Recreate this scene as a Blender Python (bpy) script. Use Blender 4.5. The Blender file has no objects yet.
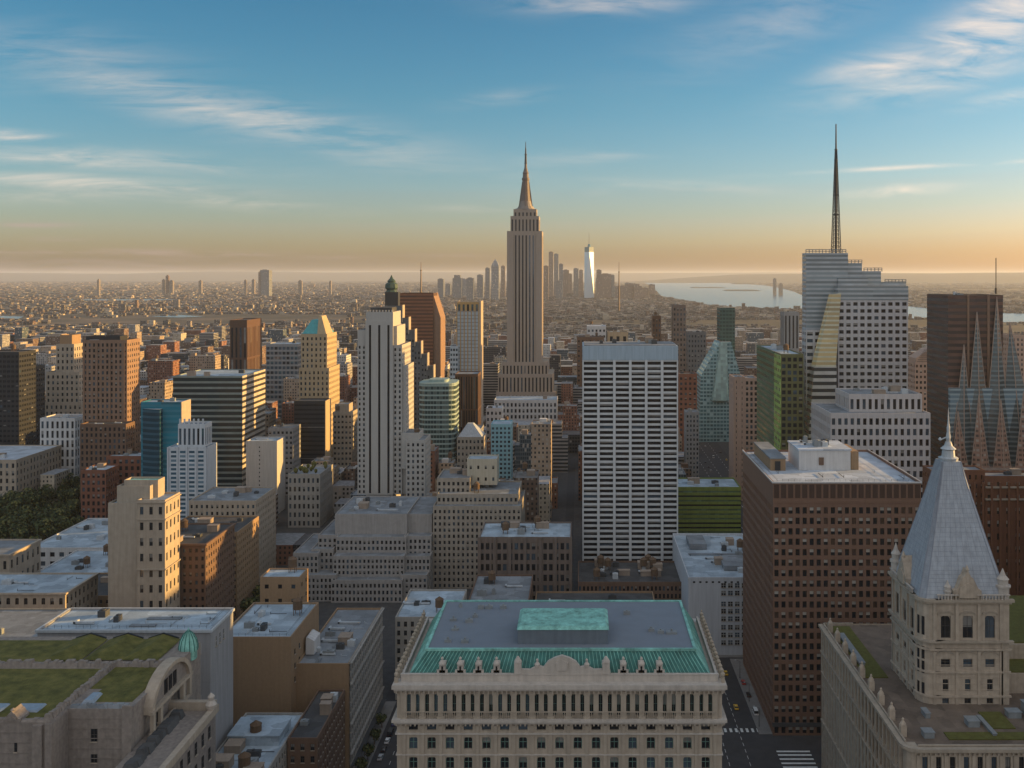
import bpy, math, random
from mathutils import Vector, noise as mnoise
R = math.radians
scn = bpy.context.scene
col = scn.collection
# ------------------------------------------------------------------ camera, world, sun
F, CX, HY, H = 960.0, 580.0, 275.0, 200.0      # focal length (px), vanishing point, horizon row, eye height (m)
cd = bpy.data.cameras.new('camera'); cam = bpy.data.objects.new('camera', cd); col.objects.link(cam)
cam.location = (0, 0, H); cam.rotation_euler = (R(90), 0, 0)
cd.sensor_width = 36; cd.lens = 36 * F / 1024
cd.shift_x = (512 - CX) / 1024; cd.shift_y = -(384 - HY) / 1024
cd.clip_start = 1; cd.clip_end = 200000
scn.camera = cam
SUN_EL, SUN_AZ = 8.0, 76.0       # azimuth from +Y towards +X
scn.view_settings.view_transform = 'Standard'; scn.view_settings.look = 'None'
scn.view_settings.gamma = 1; scn.view_settings.use_curve_mapping = False
scn.view_settings.exposure = 0.95
scn.cycles.use_denoising = True
scn.cycles.max_bounces = 5; scn.cycles.diffuse_bounces = 3; scn.cycles.glossy_bounces = 3
scn.cycles.volume_bounces = 1; scn.cycles.transmission_bounces = 2
scn.cycles.caustics_reflective = False; scn.cycles.caustics_refractive = False
scn.cycles.sample_clamp_indirect = 6

def ramp(nt, fac, stops):
    n = nt.nodes.new('ShaderNodeValToRGB'); e = n.color_ramp.elements
    while len(e) < len(stops): e.new(0.5)
    for k, (p, c) in enumerate(stops): e[k].position = p; e[k].color = (*c, 1) if len(c) == 3 else c
    nt.links.new(fac, n.inputs[0]); return n.outputs[0]
def math_(nt, op, a, b=None, c=None, clamp=False):
    n = nt.nodes.new('ShaderNodeMath'); n.operation = op; n.use_clamp = clamp
    for k, v in enumerate((a, b, c)):
        if v is None: continue
        if isinstance(v, (int, float)): n.inputs[k].default_value = v
        else: nt.links.new(v, n.inputs[k])
    return n.outputs[0]
def mixc(nt, fac, a, b, mode='MIX'):
    n = nt.nodes.new('ShaderNodeMix'); n.data_type = 'RGBA'; n.blend_type = mode
    for s, v in ((0, fac), (6, a), (7, b)):
        if isinstance(v, (int, float)): n.inputs[s].default_value = v
        elif isinstance(v, tuple): n.inputs[s].default_value = (*v, 1) if len(v) == 3 else v
        else: nt.links.new(v, n.inputs[s])
    return n.outputs[2]

W = bpy.data.worlds.new('World'); scn.world = W; W.use_nodes = True
nt = W.node_tree; nt.nodes.clear()
out = nt.nodes.new('ShaderNodeOutputWorld'); bg = nt.nodes.new('ShaderNodeBackground')
sky = nt.nodes.new('ShaderNodeTexSky'); sky.sky_type = 'NISHITA'; sky.sun_disc = False
sky.sun_elevation = R(SUN_EL); sky.sun_rotation = R(SUN_AZ); sky.altitude = 200
sky.air_density = 1.0; sky.dust_density = 1.7; sky.ozone_density = 3.0
bg.inputs[1].default_value = 0.088
tc = nt.nodes.new('ShaderNodeTexCoord'); sp = nt.nodes.new('ShaderNodeSeparateXYZ')
nt.links.new(tc.outputs['Generated'], sp.inputs[0])
dx, dy, dz = sp.outputs
ysafe = math_(nt, 'MAXIMUM', dy, 0.05)
az = math_(nt, 'DIVIDE', dx, ysafe); el = math_(nt, 'DIVIDE', dz, ysafe)
cmb = nt.nodes.new('ShaderNodeCombineXYZ'); nt.links.new(az, cmb.inputs[0]); nt.links.new(el, cmb.inputs[1])
def wn(sx, sy, rot, scale, detail, dist=0.0, rough=.6):
    m = nt.nodes.new('ShaderNodeMapping'); m.inputs['Rotation'].default_value = (0, 0, rot); m.inputs['Scale'].default_value = (sx, sy, 1)
    nt.links.new(cmb.outputs[0], m.inputs[0])
    n = nt.nodes.new('ShaderNodeTexNoise'); n.inputs['Scale'].default_value = scale; n.inputs['Detail'].default_value = detail
    n.inputs['Roughness'].default_value = rough; n.inputs['Distortion'].default_value = dist
    nt.links.new(m.outputs[0], n.inputs['Vector']); return n.outputs[0]
n1 = wn(3, 26, R(-8), 2.2, 7, .5, .66); n2 = wn(3.2, 15, R(24), 3.0, 7, .5, .62); n3 = wn(5, 60, 0, 2, 5, .2)
def blob(px, py, sx, sy, ang, st):
    cx, cy = (px - CX) / F, (HY - py) / F
    a = math_(nt, 'SUBTRACT', az, cx); b = math_(nt, 'SUBTRACT', el, cy)
    ca, sa = math.cos(R(ang)), math.sin(R(ang))
    u = math_(nt, 'ADD', math_(nt, 'MULTIPLY', a, ca * F / sx), math_(nt, 'MULTIPLY', b, sa * F / sx))
    v = math_(nt, 'ADD', math_(nt, 'MULTIPLY', a, -sa * F / sy), math_(nt, 'MULTIPLY', b, ca * F / sy))
    r = math_(nt, 'ADD', math_(nt, 'MULTIPLY', u, u), math_(nt, 'MULTIPLY', v, v))
    return math_(nt, 'MULTIPLY', math_(nt, 'EXPONENT', math_(nt, 'MULTIPLY', r, -1.0)), st)
def total(bl):
    t = None
    for b in bl:
        o = blob(*b); t = o if t is None else math_(nt, 'MAXIMUM', t, o)
    return t
LB = [(230,112,210,20,-13,.75),(60,60,120,30,-8,.35),(80,158,150,10,-3,.8),(90,184,140,9,-4,.95),(8,136,40,6,-4,1.0),(240,203,80,6,-4,.6),
      (270,116,60,9,-5,.9),(70,195,120,8,0,.4),(500,98,50,7,6,.35),(590,158,70,6,5,.4),(690,186,80,6,-3,.42),(610,188,30,5,10,.4),(560,158,60,8,0,.25),(470,208,40,4,0,.3)]
RB = [(985,35,78,30,28,1.0),(900,62,75,18,14,.7),(940,78,110,16,12,.55),(1010,98,50,8,8,.45),(903,190,45,5,4,.9),(930,166,120,2.2,3,.75),(600,3,80,12,0,.45),(780,20,120,30,20,.2)]
DB = [(60,252,130,3.5,0,.6),(150,253,60,3,0,.7),(225,254,55,3,0,.7),(30,225,40,2.5,0,.6),(60,239,25,2.5,0,.55),(420,256,60,2,0,.35),(330,257,60,2,0,.3),(20,268,260,12,0,.35)]
cl = math_(nt, 'MULTIPLY', total(LB), ramp(nt, n1, [(.38, (0,0,0)), (.66, (1,1,1))]))
cr = math_(nt, 'MULTIPLY', total(RB), ramp(nt, n2, [(.34, (0,0,0)), (.68, (1,1,1))]))
cdk = math_(nt, 'MULTIPLY', total(DB), ramp(nt, n3, [(.40, (0,0,0)), (.62, (1,1,1))]))
skyc = sky.outputs[0]
hsv = nt.nodes.new('ShaderNodeHueSaturation'); hsv.inputs['Saturation'].default_value = 1.22; hsv.inputs['Hue'].default_value = .489; nt.links.new(skyc, hsv.inputs['Color'])
c0 = mixc(nt, 1.0, hsv.outputs[0], ramp(nt, math_(nt, 'MAXIMUM', dz, 0.0), [(0.0, (1.72,1.36,1.34)), (.05, (1.62,1.32,1.34)), (.10, (1.40,1.24,1.26)), (.18, (1.12,1.14,1.12)), (.30, (1,1,1))]), 'MULTIPLY')
c1 = mixc(nt, math_(nt, 'MULTIPLY', cl, .62, clamp=True), c0, (6.0, 4.9, 4.0))
c2 = mixc(nt, math_(nt, 'MULTIPLY', cr, .85, clamp=True), c1, (7.6, 5.9, 4.6))
c3 = mixc(nt, math_(nt, 'MULTIPLY', cdk, .75, clamp=True), c2, (3.2, 2.3, 2.2))
# unseen veil of bright cloud overhead and behind the camera, added to lighten shaded fronts
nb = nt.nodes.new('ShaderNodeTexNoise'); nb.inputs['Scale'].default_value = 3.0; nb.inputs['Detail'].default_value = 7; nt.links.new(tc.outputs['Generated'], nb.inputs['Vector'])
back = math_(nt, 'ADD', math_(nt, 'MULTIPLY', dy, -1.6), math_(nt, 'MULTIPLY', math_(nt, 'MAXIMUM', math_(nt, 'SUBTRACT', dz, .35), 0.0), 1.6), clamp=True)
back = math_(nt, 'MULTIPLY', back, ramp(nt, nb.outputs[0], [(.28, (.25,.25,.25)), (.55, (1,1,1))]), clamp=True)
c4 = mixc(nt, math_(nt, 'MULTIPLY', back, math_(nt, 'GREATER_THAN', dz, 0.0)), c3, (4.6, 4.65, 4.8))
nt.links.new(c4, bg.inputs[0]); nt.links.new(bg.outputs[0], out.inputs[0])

sl = bpy.data.lights.new('sun', 'SUN'); so = bpy.data.objects.new('sun', sl); col.objects.link(so)
sl.energy = 5.0; sl.angle = R(0.5); sl.color = (1.0, .58, .17)
sdir = Vector((math.sin(R(SUN_AZ)) * math.cos(R(SUN_EL)), math.cos(R(SUN_AZ)) * math.cos(R(SUN_EL)), math.sin(R(SUN_EL))))
so.rotation_euler = (-sdir).to_track_quat('-Z', 'Y').to_euler(); so.location = (0, 0, 600)

# ------------------------------------------------------------------ helpers
rnd = random.Random(7)
def wx(px, Y): return (px - CX) * Y / F
def wz(py, Y): return H - (py - HY) * Y / F
MATS = {}
def princ(name):
    m = bpy.data.materials.new(name); m.use_nodes = True
    return m, m.node_tree, m.node_tree.nodes['Principled BSDF']
def mat(name, c, rough=.85, var=.25, scale=.35, metal=0.0, spec=.3, streak=.32, c2=None, bump=0.0):
    """plain weathered surface: broad mottling, vertical run-off streaks, fine grain"""
    if name in MATS: return MATS[name]
    m, t, b = princ(name)
    tcn = t.nodes.new('ShaderNodeTexCoord')
    def nz(sc, mp=(1,1,1), det=4):
        mm = t.nodes.new('ShaderNodeMapping'); mm.inputs['Scale'].default_value = mp; t.links.new(tcn.outputs['Object'], mm.inputs[0])
        n = t.nodes.new('ShaderNodeTexNoise'); n.inputs['Scale'].default_value = sc; n.inputs['Detail'].default_value = det
        t.links.new(mm.outputs[0], n.inputs['Vector']); return n.outputs[0]
    var = min(.9, var*1.3); a = nz(scale); s = nz(.9, (1, 1, .06)); g = nz(scale * 9)
    f = math_(t, 'ADD', math_(t, 'MULTIPLY', a, var * 2), math_(t, 'MULTIPLY', s, streak * 1.6))
    f = math_(t, 'ADD', f, math_(t, 'MULTIPLY', g, var * .8))
    f = math_(t, 'ADD', f, 1 - (var * 1.4 + streak * .8))
    cc = mixc(t, math_(t, 'MULTIPLY', a, 1.0), c, c2 or tuple(x * .85 for x in c))
    cc = mixc(t, 1.0, cc, (1,1,1), 'MULTIPLY')
    if streak == 0 and name.startswith('roof'):
        vo = t.nodes.new('ShaderNodeTexVoronoi'); vo.distance = 'CHEBYCHEV'; vo.inputs['Scale'].default_value = .16; t.links.new(tcn.outputs['Object'], vo.inputs['Vector'])
        sc_ = t.nodes.new('ShaderNodeSeparateColor'); t.links.new(vo.outputs['Color'], sc_.inputs[0])
        f = math_(t, 'MULTIPLY', f, math_(t, 'ADD', math_(t, 'MULTIPLY', sc_.outputs[0], .42), .78))
    vm = t.nodes.new('ShaderNodeVectorMath'); vm.operation = 'SCALE'; t.links.new(cc, vm.inputs[0]); t.links.new(f, vm.inputs['Scale'])
    t.links.new(vm.outputs[0], b.inputs['Base Color'])
    b.inputs['Roughness'].default_value = rough; b.inputs['Metallic'].default_value = metal; b.inputs['Specular IOR Level'].default_value = spec
    if bump:
        bp = t.nodes.new('ShaderNodeBump'); bp.inputs['Strength'].default_value = bump; bp.inputs['Distance'].default_value = .3
        t.links.new(g, bp.inputs['Height']); t.links.new(bp.outputs[0], b.inputs['Normal'])
    MATS[name] = m; return m
def glass(name, c, rough=.12, metal=0.0, spec=.8, var=.5):
    if name in MATS: return MATS[name]
    m, t, b = princ(name)
    tcn = t.nodes.new('ShaderNodeTexCoord'); g = t.nodes.new('ShaderNodeNewGeometry')
    w = t.nodes.new('ShaderNodeTexWhiteNoise'); w.noise_dimensions = '3D'
    sn = t.nodes.new('ShaderNodeVectorMath'); sn.operation = 'SNAP'; sn.inputs[1].default_value = (3, 3, 3.4)
    t.links.new(g.outputs['Position'], sn.inputs[0]); t.links.new(sn.outputs[0], w.inputs['Vector'])
    f = math_(t, 'ADD', math_(t, 'MULTIPLY', w.outputs[0], var), 1 - var / 2)
    vm = t.nodes.new('ShaderNodeVectorMath'); vm.operation = 'SCALE'; vm.inputs[0].default_value = c; t.links.new(f, vm.inputs['Scale'])
    t.links.new(vm.outputs[0], b.inputs['Base Color'])
    b.inputs['Roughness'].default_value = rough; b.inputs['Metallic'].default_value = metal; b.inputs['Specular IOR Level'].default_value = spec
    MATS[name] = m; return m
def facmat(name, wall, gl, bay=3.6, fl=3.6, wf=.5, hf=.55, roof=(.2,.2,.2), lite=.25, bandv=0.0, glr=.25, lc=(.34,.31,.27), groof=.35):
    """wall with a regular grid of windows; tops are roof surface"""
    if name in MATS: return MATS[name]
    m, t, b = princ(name)
    tcn = t.nodes.new('ShaderNodeTexCoord'); g = t.nodes.new('ShaderNodeNewGeometry')
    so_ = t.nodes.new('ShaderNodeSeparateXYZ'); t.links.new(tcn.outputs['Object'], so_.inputs[0])
    sn = t.nodes.new('ShaderNodeSeparateXYZ'); t.links.new(g.outputs['True Normal'], sn.inputs[0])
    anx = math_(t, 'ABSOLUTE', sn.outputs[0]); any_ = math_(t, 'ABSOLUTE', sn.outputs[1])
    isx = math_(t, 'GREATER_THAN', anx, any_)
    u = math_(t, 'ADD', math_(t, 'MULTIPLY', so_.outputs[1], isx), math_(t, 'MULTIPLY', so_.outputs[0], math_(t, 'SUBTRACT', 1.0, isx)))
    ub = math_(t, 'DIVIDE', u, bay); zb = math_(t, 'DIVIDE', so_.outputs[2], fl)
    mu = math_(t, 'LESS_THAN', math_(t, 'ABSOLUTE', math_(t, 'SUBTRACT', math_(t, 'FRACT', ub), .5)), wf / 2)
    mz = math_(t, 'LESS_THAN', math_(t, 'ABSOLUTE', math_(t, 'SUBTRACT', math_(t, 'FRACT', zb), .5)), hf / 2)
    mask = math_(t, 'MULTIPLY', mu, mz)
    top = math_(t, 'GREATER_THAN', math_(t, 'ABSOLUTE', sn.outputs[2]), .6)
    mask = math_(t, 'MULTIPLY', mask, math_(t, 'SUBTRACT', 1.0, top))
    cx = t.nodes.new('ShaderNodeCombineXYZ'); t.links.new(math_(t, 'FLOOR', ub), cx.inputs[0]); t.links.new(math_(t, 'FLOOR', zb), cx.inputs[1]); t.links.new(isx, cx.inputs[2])
    oi = t.nodes.new('ShaderNodeObjectInfo')
    w = t.nodes.new('ShaderNodeTexWhiteNoise'); w.noise_dimensions = '4D'; t.links.new(cx.outputs[0], w.inputs['Vector']); t.links.new(oi.outputs['Random'], w.inputs['W'])
    gcol = mixc(t, math_(t, 'LESS_THAN', w.outputs[0], lite), gl, lc)
    gcol = mixc(t, math_(t, 'MULTIPLY', w.outputs[0], .5), gcol, (.02,.022,.026))
    n = t.nodes.new('ShaderNodeTexNoise'); n.inputs['Scale'].default_value = .12; n.inputs['Detail'].default_value = 6; t.links.new(g.outputs['Position'], n.inputs['Vector'])
    f = math_(t, 'ADD', math_(t, 'MULTIPLY', n.outputs[0], .8), .6)
    if bandv:
        bz = math_(t, 'LESS_THAN', math_(t, 'FRACT', math_(t, 'DIVIDE', so_.outputs[2], fl * 5)), .08)
        f = math_(t, 'ADD', f, math_(t, 'MULTIPLY', bz, bandv))
    vm = t.nodes.new('ShaderNodeVectorMath'); vm.operation = 'SCALE'; vm.inputs[0].default_value = wall; t.links.new(f, vm.inputs['Scale'])
    n2 = t.nodes.new('ShaderNodeTexNoise'); n2.inputs['Scale'].default_value = .35; n2.inputs['Detail'].default_value = 5; t.links.new(g.outputs['Position'], n2.inputs['Vector'])
    vr = t.nodes.new('ShaderNodeVectorMath'); vr.operation = 'SCALE'; vr.inputs[0].default_value = roof; t.links.new(math_(t, 'ADD', math_(t, 'MULTIPLY', n2.outputs[0], 1.5), .25), vr.inputs['Scale'])
    c = mixc(t, top, vm.outputs[0], vr.outputs[0]); c = mixc(t, mask, c, gcol)
    t.links.new(c, b.inputs['Base Color'])
    t.links.new(math_(t, 'SUBTRACT', .9, math_(t, 'MULTIPLY', mask, .9 - glr)), b.inputs['Roughness'])
    b.inputs['Specular IOR Level'].default_value = .5
    MATS[name] = m; return m

class MB:
    def __init__(s): s.v = []; s.f = []; s.m = []
    def poly(s, pts, m=0):
        k = len(s.v); s.v += [tuple(p) for p in pts]; s.f.append(tuple(range(k, k + len(pts)))); s.m.append(m)
    def box(s, x0, x1, y0, y1, z0, z1, m=0, bottom=True, top=None):
        t = m if top is None else top
        k = len(s.v)
        s.v += [(x0,y0,z0),(x1,y0,z0),(x1,y1,z0),(x0,y1,z0),(x0,y0,z1),(x1,y0,z1),(x1,y1,z1),(x0,y1,z1)]
        fs = [((0,1,5,4),m),((1,2,6,5),m),((2,3,7,6),m),((3,0,4,7),m),((4,5,6,7),t)]
        if bottom: fs.append(((3,2,1,0),m))
        for f, mm in fs: s.f.append(tuple(k + i for i in f)); s.m.append(mm)
    def frus(s, x0, x1, y0, y1, z0, a0, a1, b0, b1, z1, m=0, top=None):
        """box whose top rectangle (a0..a1, b0..b1) differs from its bottom one"""
        t = m if top is None else top; k = len(s.v)
        s.v += [(x0,y0,z0),(x1,y0,z0),(x1,y1,z0),(x0,y1,z0),(a0,b0,z1),(a1,b0,z1),(a1,b1,z1),(a0,b1,z1)]
        for f, mm in (((0,1,5,4),m),((1,2,6,5),m),((2,3,7,6),m),((3,0,4,7),m),((4,5,6,7),t),((3,2,1,0),m)):
            s.f.append(tuple(k + i for i in f)); s.m.append(mm)
    def ring(s, cx, cy, prof, n=12, m=0, ph=0.0, sx=1.0, sy=1.0, cap=True):
        """lathe: prof = [(r, z), ...]"""
        k = len(s.v)
        for r, z in prof:
            for i in range(n):
                a = ph + 2 * math.pi * i / n; s.v.append((cx + sx * r * math.cos(a), cy + sy * r * math.sin(a), z))
        for j in range(len(prof) - 1):
            for i in range(n):
                a, b = k + j * n + i, k + j * n + (i + 1) % n
                s.f.append((a, b, b + n, a + n)); s.m.append(m)
        if cap:
            s.f.append(tuple(k + (len(prof) - 1) * n + i for i in range(n))); s.m.append(m)
            s.f.append(tuple(k + n - 1 - i for i in range(n))); s.m.append(m)
    def bar(s, p, q, r, m=0, n=4):
        p, q = Vector(p), Vector(q); d = (q - p).normalized()
        a = d.cross(Vector((0, 0, 1)) if abs(d.z) < .9 else Vector((1, 0, 0))).normalized(); b = d.cross(a)
        k = len(s.v)
        for c in (p, q):
            for i in range(n):
                t = 2 * math.pi * (i + .5) / n; s.v.append(tuple(c + a * r * math.cos(t) + b * r * math.sin(t)))
        for i in range(n):
            j = (i + 1) % n; s.f.append((k + i, k + j, k + n + j, k + n + i)); s.m.append(m)
        s.f.append(tuple(k + n + i for i in range(n))); s.m.append(m); s.f.append(tuple(k + n - 1 - i for i in range(n))); s.m.append(m)
    def mesh(s, name, mats, off=(0,0,0)):
        me = bpy.data.meshes.new(name); ox, oy, oz = off
        me.from_pydata([(x - ox, y - oy, z - oz) for x, y, z in s.v], [], s.f)
        for mm in mats: me.materials.append(mm)
        if any(s.m): me.polygons.foreach_set('material_index', s.m)
        me.update(); return me
    def build(s, name, mats, parent=None, off=None, smooth=False):
        if not isinstance(mats, (list, tuple)): mats = [mats]
        if off is None: off = tuple(parent.matrix_basis.translation) if (parent is not None and parent.parent is None) else (BASE.get(parent.name, (0,0,0)) if parent is not None else (0,0,0))
        me = s.mesh(name, mats, off)
        if smooth: me.polygons.foreach_set('use_smooth', [True] * len(me.polygons))
        o = bpy.data.objects.new(name, me); col.objects.link(o)
        if parent is not None: o.parent = parent; BASE[o.name] = off
        else: o.location = off
        return o
BASE = {}
def tag(o, label=None, cat=None, group=None, kind=None):
    if label: o['label'] = label
    if cat: o['category'] = cat
    if group: o['group'] = group
    if kind: o['kind'] = kind
    return o
def empty(name, loc, label, cat, group=None):
    o = bpy.data.objects.new(name, None); o.location = loc; col.objects.link(o); o.empty_display_size = 2
    return tag(o, label, cat, group)

FOOT = []      # taken ground: x0,x1,y0,y1
VIS = []       # px0,px1,ybot,Y : what must stay in sight
HEROES = []    # (px, py, Y, phrase)
GL = {}
def glassset(kind):
    s = {'dark': [glass('glass_dark',(.016,.019,.024), .15, 0.0, .35), glass('glass_blind',(.16,.155,.145),.4), glass('glass_blue',(.05,.075,.10),.06)],
         'pale': [glass('glass_dark',(.016,.019,.024), .15, 0.0, .35), glass('glass_pale',(.36,.33,.29),.4), glass('glass_brown',(.07,.045,.035),.15)],
         'blue': [glass('glass_blue',(.05,.075,.10),.06), glass('glass_teal',(.05,.10,.12),.08), glass('glass_dark',(.016,.019,.024), .15, 0.0, .35)],
         'green': [glass('glass_green',(.10,.15,.09),.1), glass('glass_green_dark',(.035,.05,.035),.1), glass('glass_dark',(.016,.019,.024), .15, 0.0, .35)]}
    return s[kind]
WM = {}
def win_geo(mb, w, h, var, style, T):
    """window in its own plane; T maps (u, d, z) with d the depth inwards to world"""
    def P(u, d, z): return T(u, d, z)
    hw = w / 2
    if var == 1 and h > 1.2:
        c = h * .48; mb.poly([P(-hw, 0, 0), P(hw, 0, 0), P(hw, 0, c), P(-hw, 0, c)], 3); mb.poly([P(-hw, -.03, c), P(hw, -.03, c), P(hw, -.03, h), P(-hw, -.03, h)], 0)
    else: mb.poly([P(-hw, 0, 0), P(hw, 0, 0), P(hw, 0, h), P(-hw, 0, h)], 0)
    def slab(u0, u1, z0, z1, d, m):
        mb.poly([P(u0, -d, z0), P(u1, -d, z0), P(u1, -d, z1), P(u0, -d, z1)], m)
        mb.poly([P(u0, -d, z1), P(u1, -d, z1), P(u1, 0, z1), P(u0, 0, z1)], m)
        mb.poly([P(u0, 0, z0), P(u1, 0, z0), P(u1, -d, z0), P(u0, -d, z0)], m)
        mb.poly([P(u0, 0, z0), P(u0, -d, z0), P(u0, -d, z1), P(u0, 0, z1)], m)
        mb.poly([P(u1, -d, z0), P(u1, 0, z0), P(u1, 0, z1), P(u1, -d, z1)], m)
    if style in ('sash', 'arch'):
        fr = .07 * min(w, 2.2)
        slab(-fr / 2, fr / 2, 0, h, .06, 1); slab(-hw, hw, h * .52, h * .52 + fr, .07, 1)
        slab(-hw, -hw + fr, 0, h, .08, 1); slab(hw - fr, hw, 0, h, .08, 1)
        slab(-hw - .12, hw + .12, -.14, .02, .42, 2)
    if style == 'arch':
        n = 6
        for sgn in (-1, 1):
            pts = [P(sgn * hw, -.10, h - hw)]
            for i in range(n + 1):
                a = i / n * math.pi / 2
                pts.append(P(sgn * hw * math.cos(a), -.10, h - hw + hw * math.sin(a)))
            pts.append(P(sgn * hw, -.10, h))
            pts = pts[1:]
            mb.poly(pts if sgn > 0 else pts[::-1], 2)
class Bld:
    def __init__(s, name, label, cat, ref=None, base=None, group=None):
        s.name, s.label, s.cat, s.ref, s.group = name, label, cat, ref, group
        s.root = None; s.wins = []; s.ybot = None; s.base = base; s.seed = random.Random(label)
    def _root(s, x, y):
        if s.root is None: s.root = empty(s.name, s.base or (x, y, 0), s.label, s.cat, s.group)
    def facade(s, mb, p0, u, Wd, z0, z1, bay, fl, wf, hf, recess, m=0, top=0.0, botm=0.0, style='plain', cols=None, rows=None, odds=(.6,.2,.2), off=.5):
        """one wall with real openings; p0 = lower-left corner seen from outside, u = direction to the right"""
        ux, uy = u; nx, ny = uy, -ux
        cols = cols or max(1, round(Wd / bay)); Hh = z1 - z0 - top - botm; rows = rows or max(1, round(Hh / fl))
        cw, ch = Wd / cols, Hh / rows; ww, wh = cw * wf, ch * hf
        def P(a, d, z): return (p0[0] + ux * a - nx * d, p0[1] + uy * a - ny * d, z)
        zz = z0
        for r in range(rows):
            zb = z0 + botm + r * ch + (ch - wh) * off
            mb.poly([P(0,0,zz), P(Wd,0,zz), P(Wd,0,zb), P(0,0,zb)], m)
            a0 = 0
            for c in range(cols):
                wa = c * cw + (cw - ww) / 2
                mb.poly([P(a0,0,zb), P(wa,0,zb), P(wa,0,zb+wh), P(a0,0,zb+wh)], m)
                b = wa + ww
                mb.poly([P(wa,0,zb), P(b,0,zb), P(b,recess,zb), P(wa,recess,zb)], m)
                mb.poly([P(wa,0,zb+wh), P(wa,recess,zb+wh), P(b,recess,zb+wh), P(b,0,zb+wh)], m)
                mb.poly([P(wa,0,zb), P(wa,recess,zb), P(wa,recess,zb+wh), P(wa,0,zb+wh)], m)
                mb.poly([P(b,0,zb), P(b,0,zb+wh), P(b,recess,zb+wh), P(b,recess,zb)], m)
                a0 = b
                x, y, z = P(wa + ww / 2, recess, zb)
                var = s.seed.choices((0, 1, 2), odds)[0]
                s.wins.append((x, y, z, round(ww, 2), round(wh, 2), var, style, (ux, uy)))
            mb.poly([P(a0,0,zb), P(Wd,0,zb), P(Wd,0,zb+wh), P(a0,0,zb+wh)], m)
            zz = zb + wh
        mb.poly([P(0,0,zz), P(Wd,0,zz), P(Wd,0,z1), P(0,0,z1)], m)
    def tier(s, x0, x1, yt, Y, D, wall, win=None, z0=0.0, ybot=None, roof=None, par=.9, name='wall', side=None, recess=.35, style='plain',
             other=None, world=False, odds=(.6,.2,.2), cornice=None, clutter=0, top=None, bandm=None):
        """block of the building: px extent of its front at distance Y, top row yt, depth D. win=(bay_px, floor_px, wf, hf)"""
        if world: X0, X1, Z = x0, x1, yt
        else: X0, X1, Z = wx(x0, Y), wx(x1, Y), wz(yt, Y)
        s._root((X0 + X1) / 2, Y + D / 2)
        k = Y / F; mb = MB(); zr = Z - par
        mats = [wall, roof or MATS['roof_grey'], other or wall]
        tp = (par + (1.2 * k if top is None else top * k))
        right = (X0 + X1) / 2 < 0
        if win:
            bay, fl, wf, hf = win[0] * k, win[1] * k, win[2], win[3]
            s.facade(mb, (X0, Y), (1, 0), X1 - X0, z0, Z, bay, fl, wf, hf, recess, 0, tp, 0, style, odds=odds)
        else: mb.poly([(X0,Y,z0),(X1,Y,z0),(X1,Y,Z),(X0,Y,Z)], 0)
        sw = win if side is None else side
        rows = max(1, round((Z - z0 - tp) / (win[1] * k))) if win else None
        if sw:
            sb = sw[0] * k
            if right:
                s.facade(mb, (X1, Y), (0, 1), D, z0, Z, sb, sw[1] * k, sw[2], sw[3], recess, 0, tp, 0, style, odds=odds)
                mb.poly([(X0,Y+D,z0),(X0,Y,z0),(X0,Y,Z),(X0,Y+D,Z)], 2)
            else:
                s.facade(mb, (X0, Y + D), (0, -1), D, z0, Z, sb, sw[1] * k, sw[2], sw[3], recess, 0, tp, 0, style, odds=odds)
                mb.poly([(X1,Y,z0),(X1,Y+D,z0),(X1,Y+D,Z),(X1,Y,Z)], 2)
        else:
            mb.poly([(X0,Y+D,z0),(X0,Y,z0),(X0,Y,Z),(X0,Y+D,Z)], 0 if not right else 2)
            mb.poly([(X1,Y,z0),(X1,Y+D,z0),(X1,Y+D,Z),(X1,Y,Z)], 0 if right else 2)
        mb.poly([(X1,Y+D,z0),(X0,Y+D,z0),(X0,Y+D,Z),(X1,Y+D,Z)], 2)
        # parapet inside and roof deck
        t = min(.5, D * .05)
        if par > 0:
            for a in ([(X0,Y,Z),(X1,Y,Z),(X1-t,Y+t,Z),(X0+t,Y+t,Z)], [(X1,Y,Z),(X1,Y+D,Z),(X1-t,Y+D-t,Z),(X1-t,Y+t,Z)],
                      [(X1,Y+D,Z),(X0,Y+D,Z),(X0+t,Y+D-t,Z),(X1-t,Y+D-t,Z)], [(X0,Y+D,Z),(X0,Y,Z),(X0+t,Y+t,Z),(X0+t,Y+D-t,Z)]): mb.poly(a, 0)
            for a, b in (((X0+t,Y+t),(X1-t,Y+t)), ((X1-t,Y+t),(X1-t,Y+D-t)), ((X1-t,Y+D-t),(X0+t,Y+D-t)), ((X0+t,Y+D-t),(X0+t,Y+t))):
                mb.poly([(*b,zr),(*a,zr),(*a,Z),(*b,Z)], 0)
        else: t = 0
        s_mats = mats
        o = mb.build(name, [wall, wall, other or wall], s.root)
        rb = MB(); rb.poly([(X0+t,Y+t,zr),(X1-t,Y+t,zr),(X1-t,Y+D-t,zr),(X0+t,Y+D-t,zr)]); rb.build('roof', mats[1], s.root)
        if cornice:
            cm, pr, hh = cornice
            cb = MB(); cb.box(X0-pr, X1+pr, Y-pr, Y, Z-hh, Z+.05); cb.box(X0-pr, X0, Y, Y+D, Z-hh, Z+.05); cb.box(X1, X1+pr, Y, Y+D, Z-hh, Z+.05)
            cb.build('cornice', cm, s.root)
        if clutter: s.roofstuff(X0+t, X1-t, Y+t, Y+D-t, zr, clutter)
        FOOT.append((X0-3, X1+3, Y-3, Y+D+3))
        if ybot is not None:
            px0, px1 = CX + X0*F/Y, CX + X1*F/Y
            if right: px1 = max(px1, CX + X1*F/(Y+D))
            else: px0 = min(px0, CX + X0*F/(Y+D))
            VIS.append((px0, px1, ybot, Y))
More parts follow.
